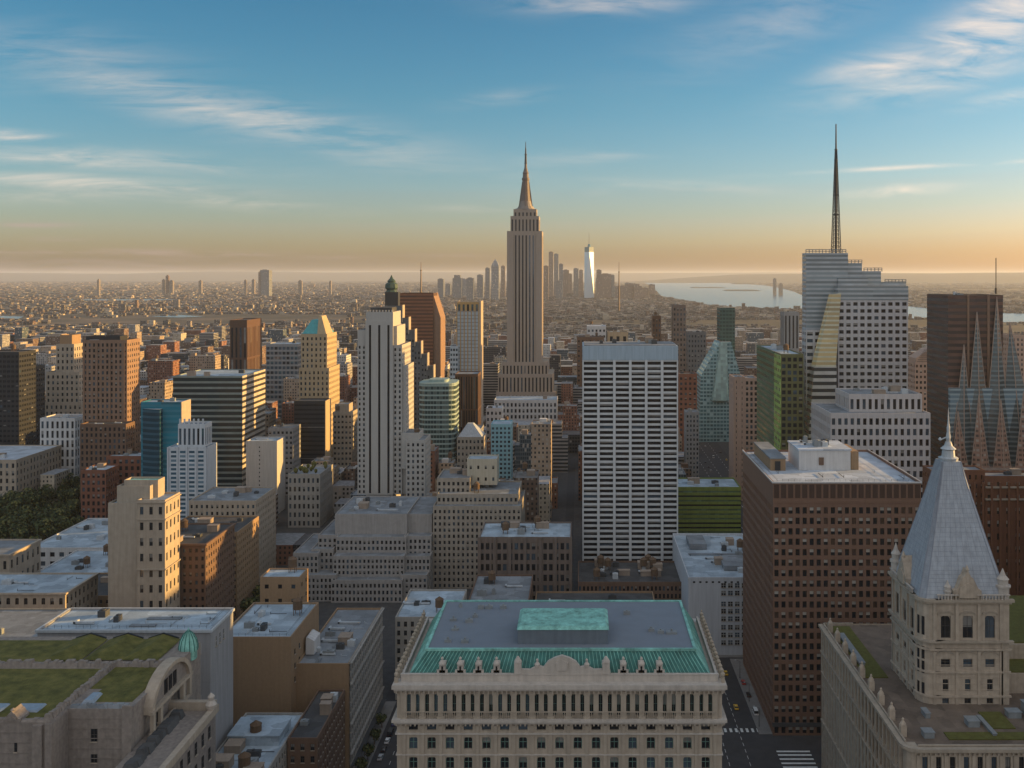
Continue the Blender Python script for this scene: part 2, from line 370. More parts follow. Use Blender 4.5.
        if s.ref and not any(h[3] == s.ref for h in HEROES):
            HEROES.append((CX + (X0+X1)/2*F/Y, HY + (H-Z)*F/Y, Y, s.ref, (X1-X0)*F/Y/2))
        return X0, X1, Y, Y + D, Z
    def roofstuff(s, X0, X1, Y0, Y1, z, n, tank=.12):
        r = s.seed; w, d = X1 - X0, Y1 - Y0
        for k in range(n):
            q = r.random(); mb = MB()
            cx, cy = X0 + w * r.uniform(.15, .85), Y0 + d * r.uniform(.15, .85)
            if q < tank and min(w, d) > 10:
                for a in (-1.3, 1.3):
                    for b in (-1.3, 1.3): mb.box(cx+a-.12, cx+a+.12, cy+b-.12, cy+b+.12, z, z+2.4)
                mb.ring(cx, cy, [(2.0,z+2.4),(2.0,z+6.0),(2.15,z+6.0),(.1,z+7.4)], 12)
                mb.build('water_tank', MATS['tank_wood'], s.root)
            elif q < .62:
                a, b, h = min(w*.3, r.uniform(1.5, 5)), min(d*.3, r.uniform(1.5, 4)), r.uniform(1.2, 3.2)
                mb.box(cx-a/2, cx+a/2, cy-b/2, cy+b/2, z, z+h); mb.ring(cx, cy, [(min(a,b)*.33, z+h), (min(a,b)*.33, z+h+.35)], 10)
                mb.build('roof_unit', MATS[r.choice(('metal_grey','metal_pale','metal_dark'))], s.root)
            elif q < .82:
                L = min(w * .5, r.uniform(5, 14)); mb.box(cx-L/2, cx+L/2, cy-.4, cy+.4, z+.3, z+1.0); mb.box(cx-L/2, cx-L/2+.8, cy-.4, cy+2.5, z+.3, z+1.01)
                mb.build('duct', MATS['metal_pale'], s.root)
            else:
                a, b, h = min(w*.4, r.uniform(4, 8)), min(d*.4, r.uniform(3, 6)), r.uniform(2.5, 4)
                mb.box(cx-a/2, cx+a/2, cy-b/2, cy+b/2, z, z+h); mb.box(cx-a/2-.15, cx+a/2+.15, cy-b/2-.15, cy+b/2+.15, z+h, z+h+.25)
                mb.build('stair_bulkhead', MATS['wall_tan2'], s.root)
    def part(s, mb, name, mats, label=None, smooth=False):
        o = mb.build(name, mats, s.root, smooth=smooth)
        if label: o['label'] = label
        return o
    def done(s, gset='dark', frame=None, stone=None, cap=100):
        if not s.wins: return s.root
        g = glassset(gset); frame = frame or MATS['frame_dark']; stone = stone or MATS['limestone']
        bx, by, bz = s.root.location
        def score(w):
            x, y, z, ww, wh, var, st, u = w
            if y < 20: return -1
            px, py = CX + x*F/y, HY + (H-z)*F/y
            n = Vector((u[1], -u[0])); d = Vector((-x, -y)); dist = math.sqrt(x*x+y*y+(H-z)**2)
            face = max(0.0, n.dot(d) / dist)
            vis = 1 if (0 <= px <= 1024 and 0 <= py <= 768) else 0
            return ww * wh * face / dist**2 * vis
        ws = sorted(s.wins, key=score, reverse=True)
        for x, y, z, ww, wh, var, st, u in ws[:cap]:
            key = (ww, wh, st, g[var].name, frame.name, stone.name)
            if key not in WM:
                mb = MB(); win_geo(mb, ww, wh, var, st, lambda a, d, zz: (a, d, zz)); WM[key] = mb.mesh('window', [g[var], frame, stone, g[0]])
            o = bpy.data.objects.new('window', WM[key]); col.objects.link(o); o.parent = s.root
            o.location = (x-bx, y-by, z-bz); o.rotation_euler = (0, 0, math.atan2(u[1], u[0]))
        if len(ws) > cap:
            byv = MB()
            for x, y, z, ww, wh, var, st, u in ws[cap:]:
                sub = MB(); ux, uy = u
                win_geo(sub, ww, wh, var, st, lambda a, d, zz: (x + ux*a - uy*d, y + uy*a + ux*d, z + zz))
                k = len(byv.v); byv.v += sub.v; byv.f += [tuple(k+i for i in f) for f in sub.f]; byv.m += [var if q == 0 else (0 if q == 3 else q + 2) for q in sub.m]
            o = byv.build('window', [*g, frame, stone], s.root); o['kind'] = 'stuff'
        return s.root

# ------------------------------------------------------------------ materials
mat('roof_grey', (.20,.22,.24), .9, .35, .12, streak=0)
mat('roof_blue', (.33,.40,.46), .8, .35, .10, streak=0)
mat('roof_white', (.42,.47,.53), .8, .2, .10, streak=0)
mat('roof_tar', (.07,.072,.075), .9, .35, .15, streak=0)
mat('metal_grey', (.22,.24,.25), .6, .2); mat('metal_pale', (.45,.48,.5), .6, .2); mat('metal_dark', (.06,.065,.07), .6, .2)
mat('tank_wood', (.13,.085,.055), .9, .2); mat('wall_tan2', (.30,.24,.19), .9, .2)
mat('frame_dark', (.05,.05,.05), .5, .1); mat('frame_white', (.5,.5,.48), .6, .1); mat('frame_green', (.10,.20,.17), .6, .1)
mat('limestone', (.37,.31,.245), .85, .22); mat('limestone_pale', (.47,.42,.37), .85, .2)
mat('tan_brick', (.30,.20,.12), .9, .16, .8, streak=.2); mat('brown_brick', (.155,.098,.07), .9, .2); mat('red_brick', (.20,.085,.055), .9, .2)
mat('beige', (.36,.31,.25), .85, .2); mat('beige_grey', (.33,.31,.28), .85, .2); mat('white_stone', (.55,.54,.53), .8, .14)
mat('grey_wall', (.26,.26,.26), .85, .15); mat('copper_green', (.05,.17,.15), .75, .5, .4, streak=.5, c2=(.035,.13,.115))
mat('copper_pale', (.22,.47,.40), .75, .7, .3, streak=.6, c2=(.16,.36,.32)); mat('grass', (.085,.10,.018), .95, .9, .35, streak=0, c2=(.12,.095,.03), bump=.6)
mat('dark_metal_wall', (.030,.032,.036), .4, .2); mat('bronze', (.10,.055,.035), .5, .2)
mat('slate_pale', (.34,.37,.41), .6, .22, .5, streak=.4)

# ------------------------------------------------------------------ setting
def structure(o): o['kind'] = 'structure'; return o
def groundmat():
    m, t, b = princ('ground'); g = t.nodes.new('ShaderNodeNewGeometry')
    def nz(s, d=5):
        n = t.nodes.new('ShaderNodeTexNoise'); n.inputs['Scale'].default_value = s; n.inputs['Detail'].default_value = d; t.links.new(g.outputs['Position'], n.inputs['Vector']); return n.outputs[0]
    a = ramp(t, nz(.004, 10), [(.35, (.022,.026,.018)), (.5, (.045,.042,.032)), (.66, (.10,.08,.06))])
    b2 = ramp(t, nz(.0006, 6), [(.42, (.5,.55,.45)), (.6, (1.2,1.1,1.05))])
    c = mixc(t, 1.0, a, b2, 'MULTIPLY')
    sx = t.nodes.new('ShaderNodeSeparateXYZ'); t.links.new(g.outputs['Position'], sx.inputs[0])
    near = math_(t, 'LESS_THAN', sx.outputs[1], 1900)
    asp = ramp(t, nz(.25, 6), [(.3, (.035,.036,.038)), (.7, (.062,.062,.062))])
    t.links.new(mixc(t, near, c, asp), b.inputs['Base Color']); b.inputs['Roughness'].default_value = .9
    return m
g = MB()
ys = [-600, 600, 1900, 4000, 8000, 16000, 32000, 60000]
for a, b in zip(ys, ys[1:]):
    g.poly([(-45000,a,0),(45000,a,0),(45000,b,0),(-45000,b,0)])
structure(g.build('ground', groundmat()))
# water
def watermat():
    m, t, b = princ('water'); b.inputs['Base Color'].default_value = (.10,.16,.19,1); b.inputs['Roughness'].default_value = .22
    b.inputs['Specular IOR Level'].default_value = .8
    g = t.nodes.new('ShaderNodeNewGeometry'); n = t.nodes.new('ShaderNodeTexNoise'); n.inputs['Scale'].default_value = .02; n.inputs['Detail'].default_value = 8
    t.links.new(g.outputs['Position'], n.inputs['Vector']); bp = t.nodes.new('ShaderNodeBump'); bp.inputs['Strength'].default_value = .5; bp.inputs['Distance'].default_value = 4
    t.links.new(n.outputs[0], bp.inputs['Height']); t.links.new(bp.outputs[0], b.inputs['Normal']); return m
WM_ = watermat()
def gp(px, py, z): Y = (H - z) * F / (py - HY); return (wx(px, Y), Y, z)
wpoly = [(640,281.4),(648,284),(655,289),(661,296),(684,300),(700,303),(718,306.5),(742,308.5),(775,309.5),(806,311),(860,315),(905,318),(940,319),(1000,322),(1100,325),(1100,316),(1000,313),(948,311),(925,308),(905,306),(870,303),(835,300),(806,297),(795,292),(780,288),(765,285.5),(740,283.5),(700,282.2),(670,281.4)]
wb = MB(); wb.poly([gp(x, y, 1.0) for x, y in wpoly]); structure(wb.build('river', WM_))
for k, pl in enumerate([[(-120,321),(-40,322),(18,319),(24,316.5),(-20,315.5),(-120,316)], [(120,309),(185,308.2),(260,307.6),(262,306.4),(190,306.6),(120,307.4)], [(60,300.5),(130,301),(200,300),(200,299),(60,299.4)], [(150,316.5),(178,317.5),(205,316.5),(176,314.5)]]):
    wb = MB(); wb.poly([gp(x, y, 1.0) for x, y in pl]); structure(wb.build('east_river' if k == 0 else 'creek', WM_))
WATER = [wpoly, [(-120,321),(-40,322),(18,319),(24,316.5),(-20,315.5),(-120,316)], [(120,309),(185,308.2),(260,307.6),(262,306.4),(190,306.6),(120,307.4)], [(60,300.5),(130,301),(200,300),(200,299),(60,299.4)]]
def inpoly(x, y, P):
    c = False; j = len(P) - 1
    for i in range(len(P)):
        if (P[i][1] > y) != (P[j][1] > y) and x < (P[j][0]-P[i][0])*(y-P[i][1])/(P[j][1]-P[i][1]) + P[i][0]: c = not c
        j = i
    return c
# far hills: one long low range of ground
mhill = mat('hill_ground', (.055,.06,.045), .95, .4, .0008, streak=0)
def hills(Y, amp, base, x0, x1, step, depth, seed, edge=0.0):
    h = MB(); n = int((x1 - x0) / step); rows = 5; V = []
    for i in range(n + 1):
        x = x0 + i * step
        q = base + amp * (mnoise.fractal(Vector((x * .00011, seed, 0)), 1, 2, 5) * .5 + .5)
        e = min(1, (x - x0) / (edge + 1), (x1 - x) / (edge + 1)) if edge else 1
        V.append([(x, Y + depth * r / (rows-1), -5 + max(0, q) * e * math.sin(math.pi * r / (rows-1))) for r in range(rows)])
    for i in range(n):
        for r in range(rows - 1): h.poly([V[i][r], V[i+1][r], V[i+1][r+1], V[i][r+1]])
    return structure(h.build('hills', mhill, smooth=True))
hills(38000, 130, 250, -32000, 32000, 500, 9000, 3.1)
hills(24000, 150, 190, 1300, 24000, 350, 5000, 8.7, 3000)
hills(52000, 60, 250, -43000, 43000, 900, 7000, 5.5)
# islands in the harbour
for k, (px0, px1, py, z) in enumerate([(692,727,288,10),(726,762,291,12),(735,756,284.2,30)]):
    Y = 200 * F / (py - HY); a, b = wx(px0, Y), wx(px1, Y); ib = MB()
    ib.frus(a, b, Y, Y * 1.03, .5, a + (b-a)*.12, b - (b-a)*.1, Y*1.004, Y*1.027, z, 0); structure(ib.build('island', mhill))

asph = mat('asphalt', (.050,.050,.053), .9, .35, .2, streak=0); pave = mat('pavement', (.20,.19,.18), .9, .3, .3, streak=0)
paint = mat('road_paint', (.62,.62,.60), .8, .3, .8, streak=0)
def sheet(name, x0, x1, y0, y1, z, m):
    b = MB(); b.poly([(x0,y0,z),(x1,y0,z),(x1,y1,z),(x0,y1,z)]); return structure(b.build(name, m))
sheet('road', -92, -51, 150, 545, .004, asph); sheet('road', 44, 92, 150, 503, .004, asph)
sheet('road', -400, 400, 356, 381, .008, asph); sheet('road', 54, 400, 386, 416, .010, asph)
sheet('road', 116, 164, 640, 1900, .004, asph); sheet('road', -12, -5, 590, 1050, .004, asph)
def slab(x0, x1, y0, y1):
    b = MB(); b.box(x0, x1, y0, y1, -.2, .14); return structure(b.build('pavement', pave))
slab(-300,-86,382,450); slab(-56,45,180,330); slab(78,180,418,500); slab(51,120,502,600); slab(90,200,250,383)
pm = MB()
for y in (403, 400, 396.6, 393.2, 390): pm.box(82.5, 96.5, y-.6, y+.6, .012, .016)
structure(pm.build('crosswalk', paint))
pm = MB()
for k in range(9): pm.box(58.5 + k*2.4, 59.6 + k*2.4, 420, 423.5, .008, .012)
structure(pm.build('crosswalk', paint))
pm = MB()
for k in range(22):
    for x in (61, 69.5): pm.box(x, x+.18, 380 + k*5.5 , 383 + k*5.5, .0125, .016)
for k in range(40):
    for x in (-78, -71.5, -65): pm.box(x, x+.18, 200 + k*8, 203 + k*8, .0125, .016)
structure(pm.build('lane_markings', paint))
pm = MB()
for k in range(60):
    for x in (128, 140, 152): pm.box(x, x+.3, 645 + k*14, 650 + k*14, .006, .012)
structure(pm.build('lane_markings', paint))

M = MATS
# ------------------------------------------------------------------ facade materials
facmat('fm_tan', (.30,.23,.17), (.03,.032,.035), 3.2, 3.6, .45, .5, (.2,.21,.22))
facmat('fm_grey', (.27,.26,.25), (.03,.032,.035), 3.4, 3.7, .5, .55, (.22,.23,.25))
facmat('fm_brown', (.14,.09,.065), (.03,.03,.032), 3.2, 3.6, .45, .5, (.14,.14,.14))
facmat('fm_red', (.19,.085,.055), (.03,.03,.032), 3.2, 3.5, .42, .5, (.20,.21,.22))
facmat('fm_white', (.50,.48,.45), (.04,.045,.05), 3.4, 3.6, .5, .5, (.35,.38,.42))
facmat('fm_cream', (.42,.36,.28), (.035,.035,.035), 3.2, 3.6, .42, .5, (.25,.26,.28))
facmat('fm_dark', (.055,.055,.06), (.02,.025,.03), 3.0, 3.8, .75, .6, (.08,.08,.085), lite=.08)
facmat('fm_band', (.24,.23,.22), (.025,.03,.035), 60, 3.7, 1.0, .5, (.2,.21,.23), lite=0)
facmat('fm_glass', (.12,.15,.17), (.045,.07,.09), 2.0, 3.8, .85, .8, (.2,.22,.24), lite=.1, glr=.1)
facmat('fm_far', (.095,.08,.07), (.035,.035,.04), 9, 8, .5, .5, (.14,.135,.13), lite=.3)
facmat('fm_far2', (.20,.17,.145), (.05,.05,.055), 9, 8, .45, .5, (.24,.25,.26), lite=.3)
facmat('fm_far3', (.075,.075,.075), (.03,.03,.035), 9, 8, .45, .5, (.10,.105,.11), lite=.2)
facmat('fm_far4', (.13,.085,.065), (.03,.03,.03), 9, 8, .45, .5, (.17,.15,.14), lite=.2)

def quick(name, label, ref, x0, x1, yt, Y, D, wall, win, ybot, roof='roof_grey', other='fm_grey', cat='building', gset='dark', clutter=2, side=None, par=.9, style='plain', odds=(.6,.2,.2), extra=None, cornice=None, z0=0, recess=.35, side_none=False, cap=100):
    b = Bld(name, label, cat, ref)
    b.tier(x0, x1, yt, Y, D, M[wall], win, z0=z0, ybot=ybot, roof=M[roof], other=M[other], clutter=clutter, side=(False if side_none else side), par=par, style=style, odds=odds, cornice=cornice, recess=recess)
    if extra: extra(b)
    b.done(gset, cap=cap); return b

# ================================================================== 1. green-roofed stone building, front and centre
b = Bld('stone_palace', 'ornate pale stone building with a green copper mansard roof, nearest in the middle', 'building', 'the green mansard roof')
Yf, D = 270.0, 50.0; X0, X1 = wx(397, Yf), wx(722, Yf); zy = lambda y: wz(y, Yf)
b._root((X0+X1)/2, Yf + D/2)
mb = MB(); st = M['limestone']
bands = [(0, zy(757)-11.2*3, 11.2, .0, 0), ]
def strip(z0, z1, cols, wf, hf, style, off=.5, recess=.7, rows=1):
    for (p0, u, Wd, cc) in (((X0+2, Yf), (1,0), X1-X0-4, cols), ((X1, Yf+2), (0,1), D-4, round(cols*(D-4)/(X1-X0-4))), ((X0, Yf+D-2), (0,-1), D-4, round(cols*(D-4)/(X1-X0-4)))):
        b.facade(mb, p0, u, Wd, z0, z1, 1, 1, wf, hf, recess, 0, 0, 0, style, cols=cc, rows=rows, off=off, odds=(.62,.13,.25))
zt = 84.6
strip(2, 69.9+1.2-5.6*2, 17, .46, .62, 'arch', rows=10)
strip(59.9, 71.1, 17, .46, .60, 'arch', rows=2)
strip(71.1, 74.6, 17, .50, .52, 'plain', off=.5)
strip(75.4, 83.0, 34, .44, .80, 'arch', off=.4)
for (a, c_) in ((X0, Yf), (X1-2, Yf), (X0, Yf+D-2), (X1-2, Yf+D-2)): mb.box(a, a+2, c_, c_+2, 0, zt)      # corner piers
mb.box(X0, X1, Yf, Yf+D, 0, 2); mb.box(X0+.02, X1-.02, Yf+.02, Yf+D-.02, 83.0, zt)
mb.poly([(X1,Yf+D,0),(X0,Yf+D,0),(X0,Yf+D,zt),(X1,Yf+D,zt)])
b.part(mb, 'wall', st)
def belt(z0, z1, pr, name='cornice', m=st, Z0=None):
    q = MB()
    q.box(X0-pr, X1+pr, Yf-pr, Yf, z0, z1); q.box(X0-pr, X0, Yf, Yf+D+pr, z0, z1); q.box(X1, X1+pr, Yf, Yf+D+pr, z0, z1); q.box(X0, X1, Yf+D, Yf+D+pr, z0, z1)
    return q
for z0, z1, pr in ((74.6,75.4,1.3), (74.0,74.6,.8), (83.3,83.9,.8), (83.9,84.9,1.3), (65.0,65.3,.3), (70.9,71.3,.45), (59.6,60.0,.35), (48.5,49.0,.5)):
    b.part(belt(z0, z1, pr), 'cornice', M['limestone_pale'])
q = MB()                                                    # brackets under both cornices
for z0, z1, pr, sp in ((82.5, 83.3, .8, 1.28), (73.4, 74.0, .7, 1.28)):
    n = int((X1-X0)/sp)
    for i in range(n+1):
        x = X0 + i*(X1-X0)/n; q.box(x-.22, x+.22, Yf-pr, Yf, z0, z1)
    n = int(D/sp)
    for i in range(n+1):
        y = Yf + i*D/n; q.box(X0-pr, X0, y-.22, y+.22, z0, z1); q.box(X1, X1+pr, y-.22, y+.22, z0, z1)
b.part(q, 'bracket_row', M['limestone'])
for i in range(18):                                         # pilasters
    x = X0+2 + i*(X1-X0-4)/17
    q = MB(); q.box(x-.75, x+.75, Yf-.45, Yf, 75.4, 83.0); q.box(x-.95, x+.95, Yf-.6, Yf, 82.0, 82.55); q.box(x-.95, x+.95, Yf-.6, Yf, 75.41, 76.1)
    q.box(x-.5, x+.5, Yf-.25, Yf, 49.01, 73.4); b.part(q, 'pilaster', M['limestone'])
q = MB()                                                    # balustrade of the arcade: rail and balusters
q.box(X0+2, X1-2, Yf-.62, Yf-.3, 77.2, 77.45)
for i in range(150): x = X0+2.3 + i*(X1-X0-4.6)/149; q.box(x-.1, x+.1, Yf-.55, Yf-.37, 75.41, 77.2)
b.part(q, 'balustrade', M['limestone'])
q = MB()                                                    # gutter terrace and parapet
q.box(X0-1.2, X1+1.2, Yf-1.2, Yf+D+1.2, 84.91, 85.1); q.box(X0+.9, X1-.9, Yf+1.6, Yf+2.2, 85.1, 86.9); q.box(X0+.9, X0+1.5, Yf+2.2, Yf+D-2, 85.1, 86.9); q.box(X1-1.5, X1-.9, Yf+2.2, Yf+D-2, 85.1, 86.9)
q.box(X0+.7, X1-.7, Yf+1.45, Yf+2.35, 86.9, 87.15)
b.part(q, 'parapet', M['limestone_pale'])
for i in range(17):                                         # urns along both sides
    y = Yf + 1 + i*(D-2)/16
    for x in (X0-.4, X1+.4):
        q = MB(); q.box(x-.5, x+.5, y-.5, y+.5, 85.1, 86.5); q.ring(x, y, [(.25,86.5),(.55,87.0),(.6,87.5),(.2,88.1),(.3,88.5),(.05,88.8)], 8); b.part(q, 'urn', M['limestone'])
# mansard
A = (X0+2.4, X1-2.4, Yf+2.6, Yf+D-1.6, 85.4); T_ = (-44.2, 33.0, 277.2, 317.6, 91.8)
q = MB(); q.frus(A[0], A[1], A[2], A[3], A[4], T_[0], T_[1], T_[2], T_[3], T_[4], 0)
ms = b.part(q, 'mansard_roof', M['copper_green'])
q = MB(); n = 76
for i in range(n+1):
    t = i/n; p = (A[0]+(A[1]-A[0])*t, A[2]-.03, A[4]); r = (T_[0]+(T_[1]-T_[0])*t, T_[2]-.03, T_[4]); q.bar(p, r, .10)
n = 40
for i in range(n+1):
    t = i/n; y0, y1 = A[2]+(A[3]-A[2])*t, T_[2]+(T_[3]-T_[2])*t
    q.bar((A[0], y0, A[4]), (T_[0], y1, T_[4]), .10); q.bar((A[1], y0, A[4]), (T_[1], y1, T_[4]), .10)
q.build('seams', M['copper_pale'], ms)
q = MB(); t = .55
q.box(T_[0]-t, T_[1]+t, T_[2]-t, T_[2]+.25, 91.6, 92.3); q.box(T_[0]-t, T_[1]+t, T_[3]-.25, T_[3]+t, 91.6, 92.3); q.box(T_[0]-t, T_[0]+.25, T_[2]+.25, T_[3]-.25, 91.6, 92.3); q.box(T_[1]-.25, T_[1]+t, T_[2]+.25, T_[3]-.25, 91.6, 92.3)
b.part(q, 'roof_edge', M['copper_pale'])
q = MB(); q.poly([(T_[0]+.25,T_[2]+.25,91.95),(T_[1]-.25,T_[2]+.25,91.95),(T_[1]-.25,T_[3]-.25,91.95),(T_[0]+.25,T_[3]-.25,91.95)]); b.part(q, 'roof_deck', mat('deck_grey', (.18,.21,.25), .9, .14, .25, streak=0))
q = MB(); q.box(-18.2, 8.2, 281, 297.5, 91.95, 96.2); b.part(q, 'penthouse', mat('pent_wall', (.13,.16,.19), .6, .2))
q = MB(); q.frus(-18.5, 8.5, 280.7, 297.8, 96.2, -17.6, 7.6, 282, 297, 96.9); b.part(q, 'penthouse_roof', M['copper_pale'])
for i in range(14):
    r = rnd; x, y = r.choice((r.uniform(-40,-21), r.uniform(11,30))), r.uniform(280, 313); q = MB(); s_ = r.uniform(.5, 1.6)
    q.box(x-s_, x+s_, y-s_*.6, y+s_*.6, 91.95, 92.3+r.uniform(.2, .9)); q.ring(x, y, [(.3, 92.4), (.3, 93.4)], 8); b.part(q, 'roof_vent', M['metal_grey'])
for px in (443, 461, 479, 497, 605, 623, 641, 659):         # stone dormers
    x = wx(px, 274); q = MB()
    q.box(x-.85, x+.85, 272.3, 275.3, 87.15, 89.6); q.ring(x, 272.4, [(1.0,89.6),(.95,90.0),(.3,90.9),(.45,91.3),(.05,91.8)], 8)
    q.box(x-1.5, x+1.5, 272.3, 273.0, 87.15, 87.9); o = b.part(q, 'dormer', M['limestone_pale'])
    q = MB(); q.box(x-.25, x+.25, 272.2, 272.29, 87.95, 89.0); q.build('dormer_window', M['glass_dark'] if 'glass_dark' in M else glass('glass_dark',(.016,.019,.024), .15, 0.0, .35), o)
# crest: pediment with scrolls between two piers
def extr(mb, pts, y0, y1, m=0):
    """outline in the xz plane, given thickness"""
    mb.poly([(x, y0, z) for x, z in pts], m); mb.poly([(x, y1, z) for x, z in reversed(pts)], m)
    for i in range(len(pts)):
        (a, c), (d, e) = pts[i], pts[(i+1) % len(pts)]; mb.poly([(d,y0,e),(a,y0,c),(a,y1,c),(d,y1,e)], m)
cxp = wx(562, 272); q = MB()
pts = [(cxp-12, 87.15), (cxp+12, 87.15), (cxp+12, 88.4), (cxp+9, 88.3), (cxp+7, 89.4), (cxp+5.2, 89.0), (cxp+4, 90.6), (cxp+2.2, 91.6), (cxp, 92.3), (cxp-2.2, 91.6), (cxp-4, 90.6), (cxp-5.2, 89.0), (cxp-7, 89.4), (cxp-9, 88.3), (cxp-12, 88.4)]
extr(q, pts, 271.6, 272.6)
for dx_ in (-12.5, 12.5): q.box(cxp+dx_-1, cxp+dx_+1, 271.3, 273, 87.15, 90.4); q.ring(cxp+dx_, 272.1, [(1.1,90.4),(1.0,90.8),(.2,92.0)], 8)
for dx_ in (-7, 7): q.ring(cxp+dx_, 272, [(.7,88.9),(.8,89.8),(.3,90.4),(.4,91),(.05,91.4)], 8)
q.ring(cxp, 271.6, [(1.6,89.0),(1.6,89.01)], 12, sy=.3)
extr(q, [(cxp-1.5,88.2),(cxp+1.5,88.2),(cxp+1.7,90.2),(cxp,91.2),(cxp-1.7,90.2)], 271.2, 271.6)
b.part(q, 'crest', M['limestone_pale'])
b.done('dark', frame=M['frame_green'])
FOOT.append((X0-3, X1+3, Yf, Yf+D+4)); HEROES.append((560, 650, 270, 'the green mansard roof', 150))

# ================================================================== 2. slate-spired stone tower and its wing, lower right
b = Bld('spired_mansion_block', 'sandstone building with tall pale slate pyramid spire and corner turrets', 'building', 'the slate spire')
XL, XR, Y0, Y1, Z = 96.0, 184.0, 281.0, 380.0, 62.0
b._root(138, 320)
mb = MB()
def bandf(z0, z1, bay, wf, hf, style, off=.5, rows=1, rc=.6):
    b.facade(mb, (XL, Y1), (0,-1), Y1-Y0-3, z0, z1, 1, 1, wf, hf, rc, 0, 0, 0, style, cols=round((Y1-Y0-3)/bay), rows=rows, off=off, odds=(.75,.15,.1))
    b.facade(mb, (XL+3, Y0), (1,0), XR-XL-3, z0, z1, 1, 1, wf, hf, rc, 0, 0, 0, style, cols=round((XR-XL-3)/bay), rows=rows, off=off, odds=(.75,.15,.1))
bandf(0, 43, 4.0, .36, .62, 'sash', rows=9); bandf(43, 51, 4.0, .42, .72, 'arch', off=.35); bandf(51.7, 60.4, 4.0, .40, .74, 'arch', off=.35)
for k_ in range(5):                                          # rounded corner
    a0, a1 = math.pi + k_*math.pi/10, math.pi + (k_+1)*math.pi/10
    c0_, c1_ = (XL+3+3*math.cos(a0), Y0+3+3*math.sin(a0)), (XL+3+3*math.cos(a1), Y0+3+3*math.sin(a1)); mb.poly([(*c0_,0),(*c1_,0),(*c1_,Z),(*c0_,Z)])
mb.poly([(XL,Y1,60.4),(XL,Y0+3,60.4),(XL,Y0+3,Z),(XL,Y1,Z)]); mb.poly([(XL+3,Y0,60.4),(XR,Y0,60.4),(XR,Y0,Z),(XL+3,Y0,Z)])
mb.poly([(XL,Y1,51),(XL,Y0+3,51),(XL,Y0+3,51.7),(XL,Y1,51.7)]); mb.poly([(XL+3,Y0,51),(XR,Y0,51),(XR,Y0,51.7),(XL+3,Y0,51.7)])
mb.poly([(XR,Y0,0),(XR,Y1,0),(XR,Y1,Z),(XR,Y0,Z)]); mb.poly([(XR,Y1,0),(XL,Y1,0),(XL,Y1,Z),(XR,Y1,Z)])
sand = mat('sandstone', (.42,.345,.27), .85, .3, .5, streak=.4); b.part(mb, 'wall', sand)
def corn(z0, z1, pr, m):
    q = MB(); q.box(XL-pr, XL, Y0+3, Y1, z0, z1); q.box(XL+3, XR, Y0-pr, Y0, z0, z1)
    n = 6; c = (XL+3, Y0+3); pts = [(c[0]+(3+pr)*math.cos(math.pi+i*math.pi/2/n), c[1]+(3+pr)*math.sin(math.pi+i*math.pi/2/n)) for i in range(n+1)]
    for i in range(n):
        p, r = pts[i], pts[i+1]; q.poly([(*p,z0),(*r,z0),(*r,z1),(*p,z1)]); q.poly([(*p,z1),(*r,z1),(*c,z1)]); q.poly([(*r,z0),(*p,z0),(*c,z0)])
    b.part(q, 'cornice', m)
corn(61.0, 61.9, 1.7, M['limestone']); corn(60.5, 61.0, 1.0, sand); corn(51.1, 51.6, 1.0, M['limestone']); corn(43.0, 43.4, .7, sand); corn(24, 24.6, .8, sand)
q = MB()
for i in range(90): y = Y0+3.5 + i*(Y1-Y0-4.5)/89; q.box(XL-.8, XL, y-.2, y+.2, 59.8, 60.5)
for i in range(60): x = XL+3.5 + i*(XR-XL-4)/59; q.box(x-.25, x+.25, Y0-.8, Y0, 59.6, 60.5)
b.part(q, 'bracket_row', sand)
q = MB(); q.poly([(XL,Y0,Z-.6),(XR,Y0,Z-.6),(XR,Y1,Z-.6),(XL,Y1,Z-.6)]); b.part(q, 'roof', mat('roof_brown', (.15,.115,.09), .9, .4, .2, streak=0))
q = MB(); q.box(XL, XL+.5, Y0+3, Y1, Z-.6, Z+.4); q.box(XL+3, XR, Y0, Y0+.5, Z-.6, Z+.4); q.box(XL, 108, Y1-.5, Y1, Z-.6, Z+.4); b.part(q, 'parapet', M['limestone'])
for x0, x1, y0, y1 in ((98.2,106,330,378),(110,150,286,290.5),(126,133,293,304),(152,182,284,290)):
    q = MB(); q.box(x0, x1, y0, y1, Z-.59, Z-.25); b.part(q, 'roof_garden', mat('sedum', (.12,.105,.025), .95, .5, .7, streak=0, c2=(.07,.085,.02), bump=.5))
for x0, x1, y0, y1, h in ((99,101,340,368,.6),(119,122.5,294,297.5,1.2),(103,106,287,290,1.1),(140,148,296,305,3),(160,175,296,308,5),(108,109.5,300,304,.9),(124,125,288,300,.3),(134,138,300,303,1.2)):
    q = MB(); q.box(x0, x1, y0, y1, Z-.6, Z+h); q.box(x0-.2, x1+.2, y0-.2, y1+.2, Z+h, Z+h+.2); b.part(q, 'roof_unit', M['metal_grey'])
for i in range(9):
    y = 289 + i*10.5; q = MB(); q.box(XL+.3, XL+2.1, y-.9, y+.9, Z-.6, Z+2.6); q.ring(XL+1.2, y, [(1.0,Z+2.6),(.95,Z+3.0),(.3,Z+4.0),(.4,Z+4.4),(.05,Z+4.9)], 8); b.part(q, 'finial', sand)
for i in range(26):
    y = Y1 - (Y1-Y0-3)*i/25*24.0/24; q = MB(); q.box(XL-.45, XL, y-.5, y+.5, 43.4, 59.8) if y > Y0+3 else None; q.box(XL-.3, XL, y-.4, y+.4, 0, 43.0) if y > Y0+3 else None
    if q.v: b.part(q, 'pilaster', sand)
for i in range(22):
    x = XL+3 + (XR-XL-3)*i/21; q = MB(); q.box(x-.5, x+.5, Y0-.45, Y0, 51.6, 59.6); b.part(q, 'pilaster', sand)
